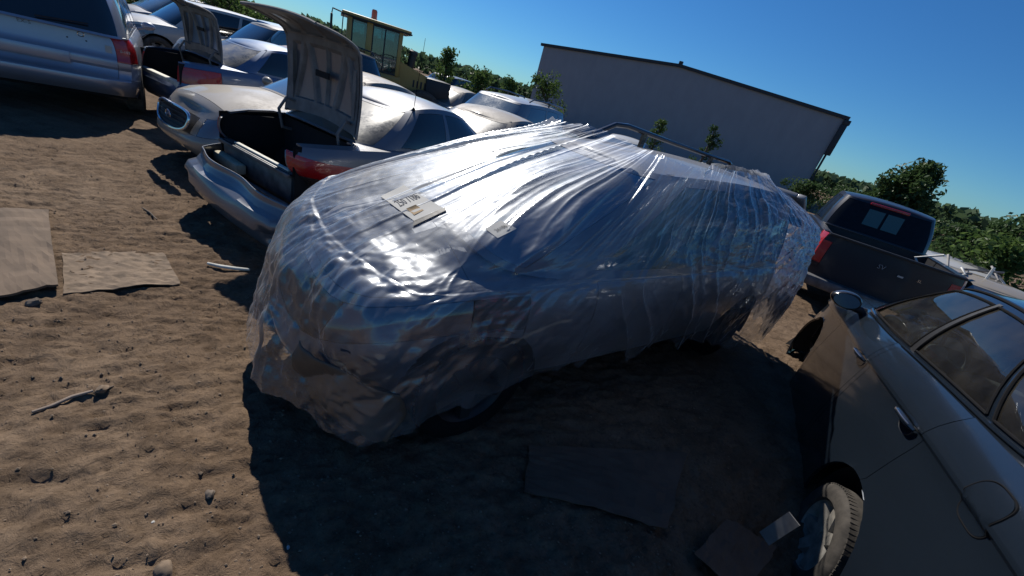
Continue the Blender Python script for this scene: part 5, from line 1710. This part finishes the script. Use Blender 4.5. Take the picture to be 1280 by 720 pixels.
stick('twig', [(118, 496), (136, 492), (143, 488)], .005, 'bark', 'thin dark twig crossing the dirt clump', 'twig')
stick('silver_trim', [(260, 334), (276, 338), (295, 340), (312, 343)], .014, 'flowers', 'bright metal trim strip on the dirt left of the film wrapped nose', 'trim strip')
stick('twig', [(178, 262), (188, 268), (196, 276)], .007, 'bark', 'short dark twig right of the weathered board', 'twig')
# black torn arch liner and broken lamp between the SUV tail and the charcoal sedan
b = MB()
rn = random.Random(5)
o0 = at(1000, 440, 0)
for k in range(7):
    a = rn.uniform(-.5, .5); L_ = rn.uniform(.25, .5)
    p0 = Vector((o0.x + rn.uniform(-.1, .12), o0.y + rn.uniform(-.12, .1), .02)); p1 = p0 + Vector((.18 + a * .3, .12 + a * .2, L_ * .6)); p2 = p1 + Vector((.1, .05 + a * .2, .12))
    w = Vector((.03, -.03, .01))
    b.add([p0 - w, p0 + w, p1 + w * 1.4, p1 - w * 1.2, p2 + w * .4, p2 - w * .4, p0 - w + Vector((.004, .006, .006)), p1 + Vector((.006, .01, 0))], [(0, 1, 2, 3), (3, 2, 4, 5), (0, 3, 7, 6)])
tag(b.build('torn_liner', M['rubber'], None, False), 'torn black plastic wheel liner on the dirt between SUV tail and charcoal sedan', 'plastic liner')
lp = at(1050, 408, .55)
b = MB()
def frg(u, v):
    a = u * 2.2 - .3
    return Vector((.20 * math.sin(a) * (1 - .3 * v), .16 * math.cos(a) * .6, .30 - .42 * v + .03 * math.sin(5 * u)))
root = thing('broken_fender', 'torn grey fender piece with red reflector ahead of the charcoal sedan mirror', 'fender piece', (lp.x + .02, lp.y + .10, .42), .6)
b.grid(frg, 14, 12); fo = b.build('panel', M['steel'], root); mdf = fo.modifiers.new('s', 'SOLIDIFY'); mdf.thickness = .004
b = MB(); b.box(-.03, .03, .085, .105, .10, .24, Matrix.Rotation(-.2, 4, 'Z'), .01); b.build('reflector', M['red'], root)
b = MB(); b.tube([(.05, .05, -.42), (.06, .05, -.1), (.02, .06, .1)], .02, 6); b.build('bracket', M['steel'], root)
# pale plate leaning in front of the near rear wheel
q = at(1000, 700, 0)
b = MB(); b.box(-.004, .004, -.035, .035, 0, .22, Matrix.Translation((0, 0, .003)) @ Matrix.Rotation(.15, 4, 'X'))
o = b.build('grey_plate', M['inner'], None, False); o.location = (1.72, 1.62, .02); o.rotation_euler = (0, .12, .5)
tag(o, 'small grey plate standing on edge by the charcoal sedan rear wheel', 'plate')
# raised scrap on the wrecked cars at right
sc_ = far(1215, 326, 10.2)
root = thing('scrap_metal', 'bent pale metal strips piled on the wrecked cars at the right', 'scrap metal', (sc_.x, sc_.y, sc_.z - .50), .4)
for k in range(9):
    b = MB(); x0 = -1.0 + k * .22; a = rn.uniform(-.35, .35)
    b.tube([(x0, rn.uniform(-.2, .2), 0), (x0 + a * .3, rn.uniform(-.2, .2), .22 + rn.random() * .12), (x0 + a + .2, rn.uniform(-.2, .2), .30 + rn.random() * .2)], .02, 5)
    b.build('strip', M['white' if k % 3 == 0 else 'inner'], root)
b = MB(); b.grid(lambda u, v: Vector((-.9 + u * .9, -.3 + v * .5, .05 + .18 * math.sin(u * 3) * (1 - v * .4))), 10, 6); b.build('bent_panel', M['silver'], root)
# roof pillar of scrap
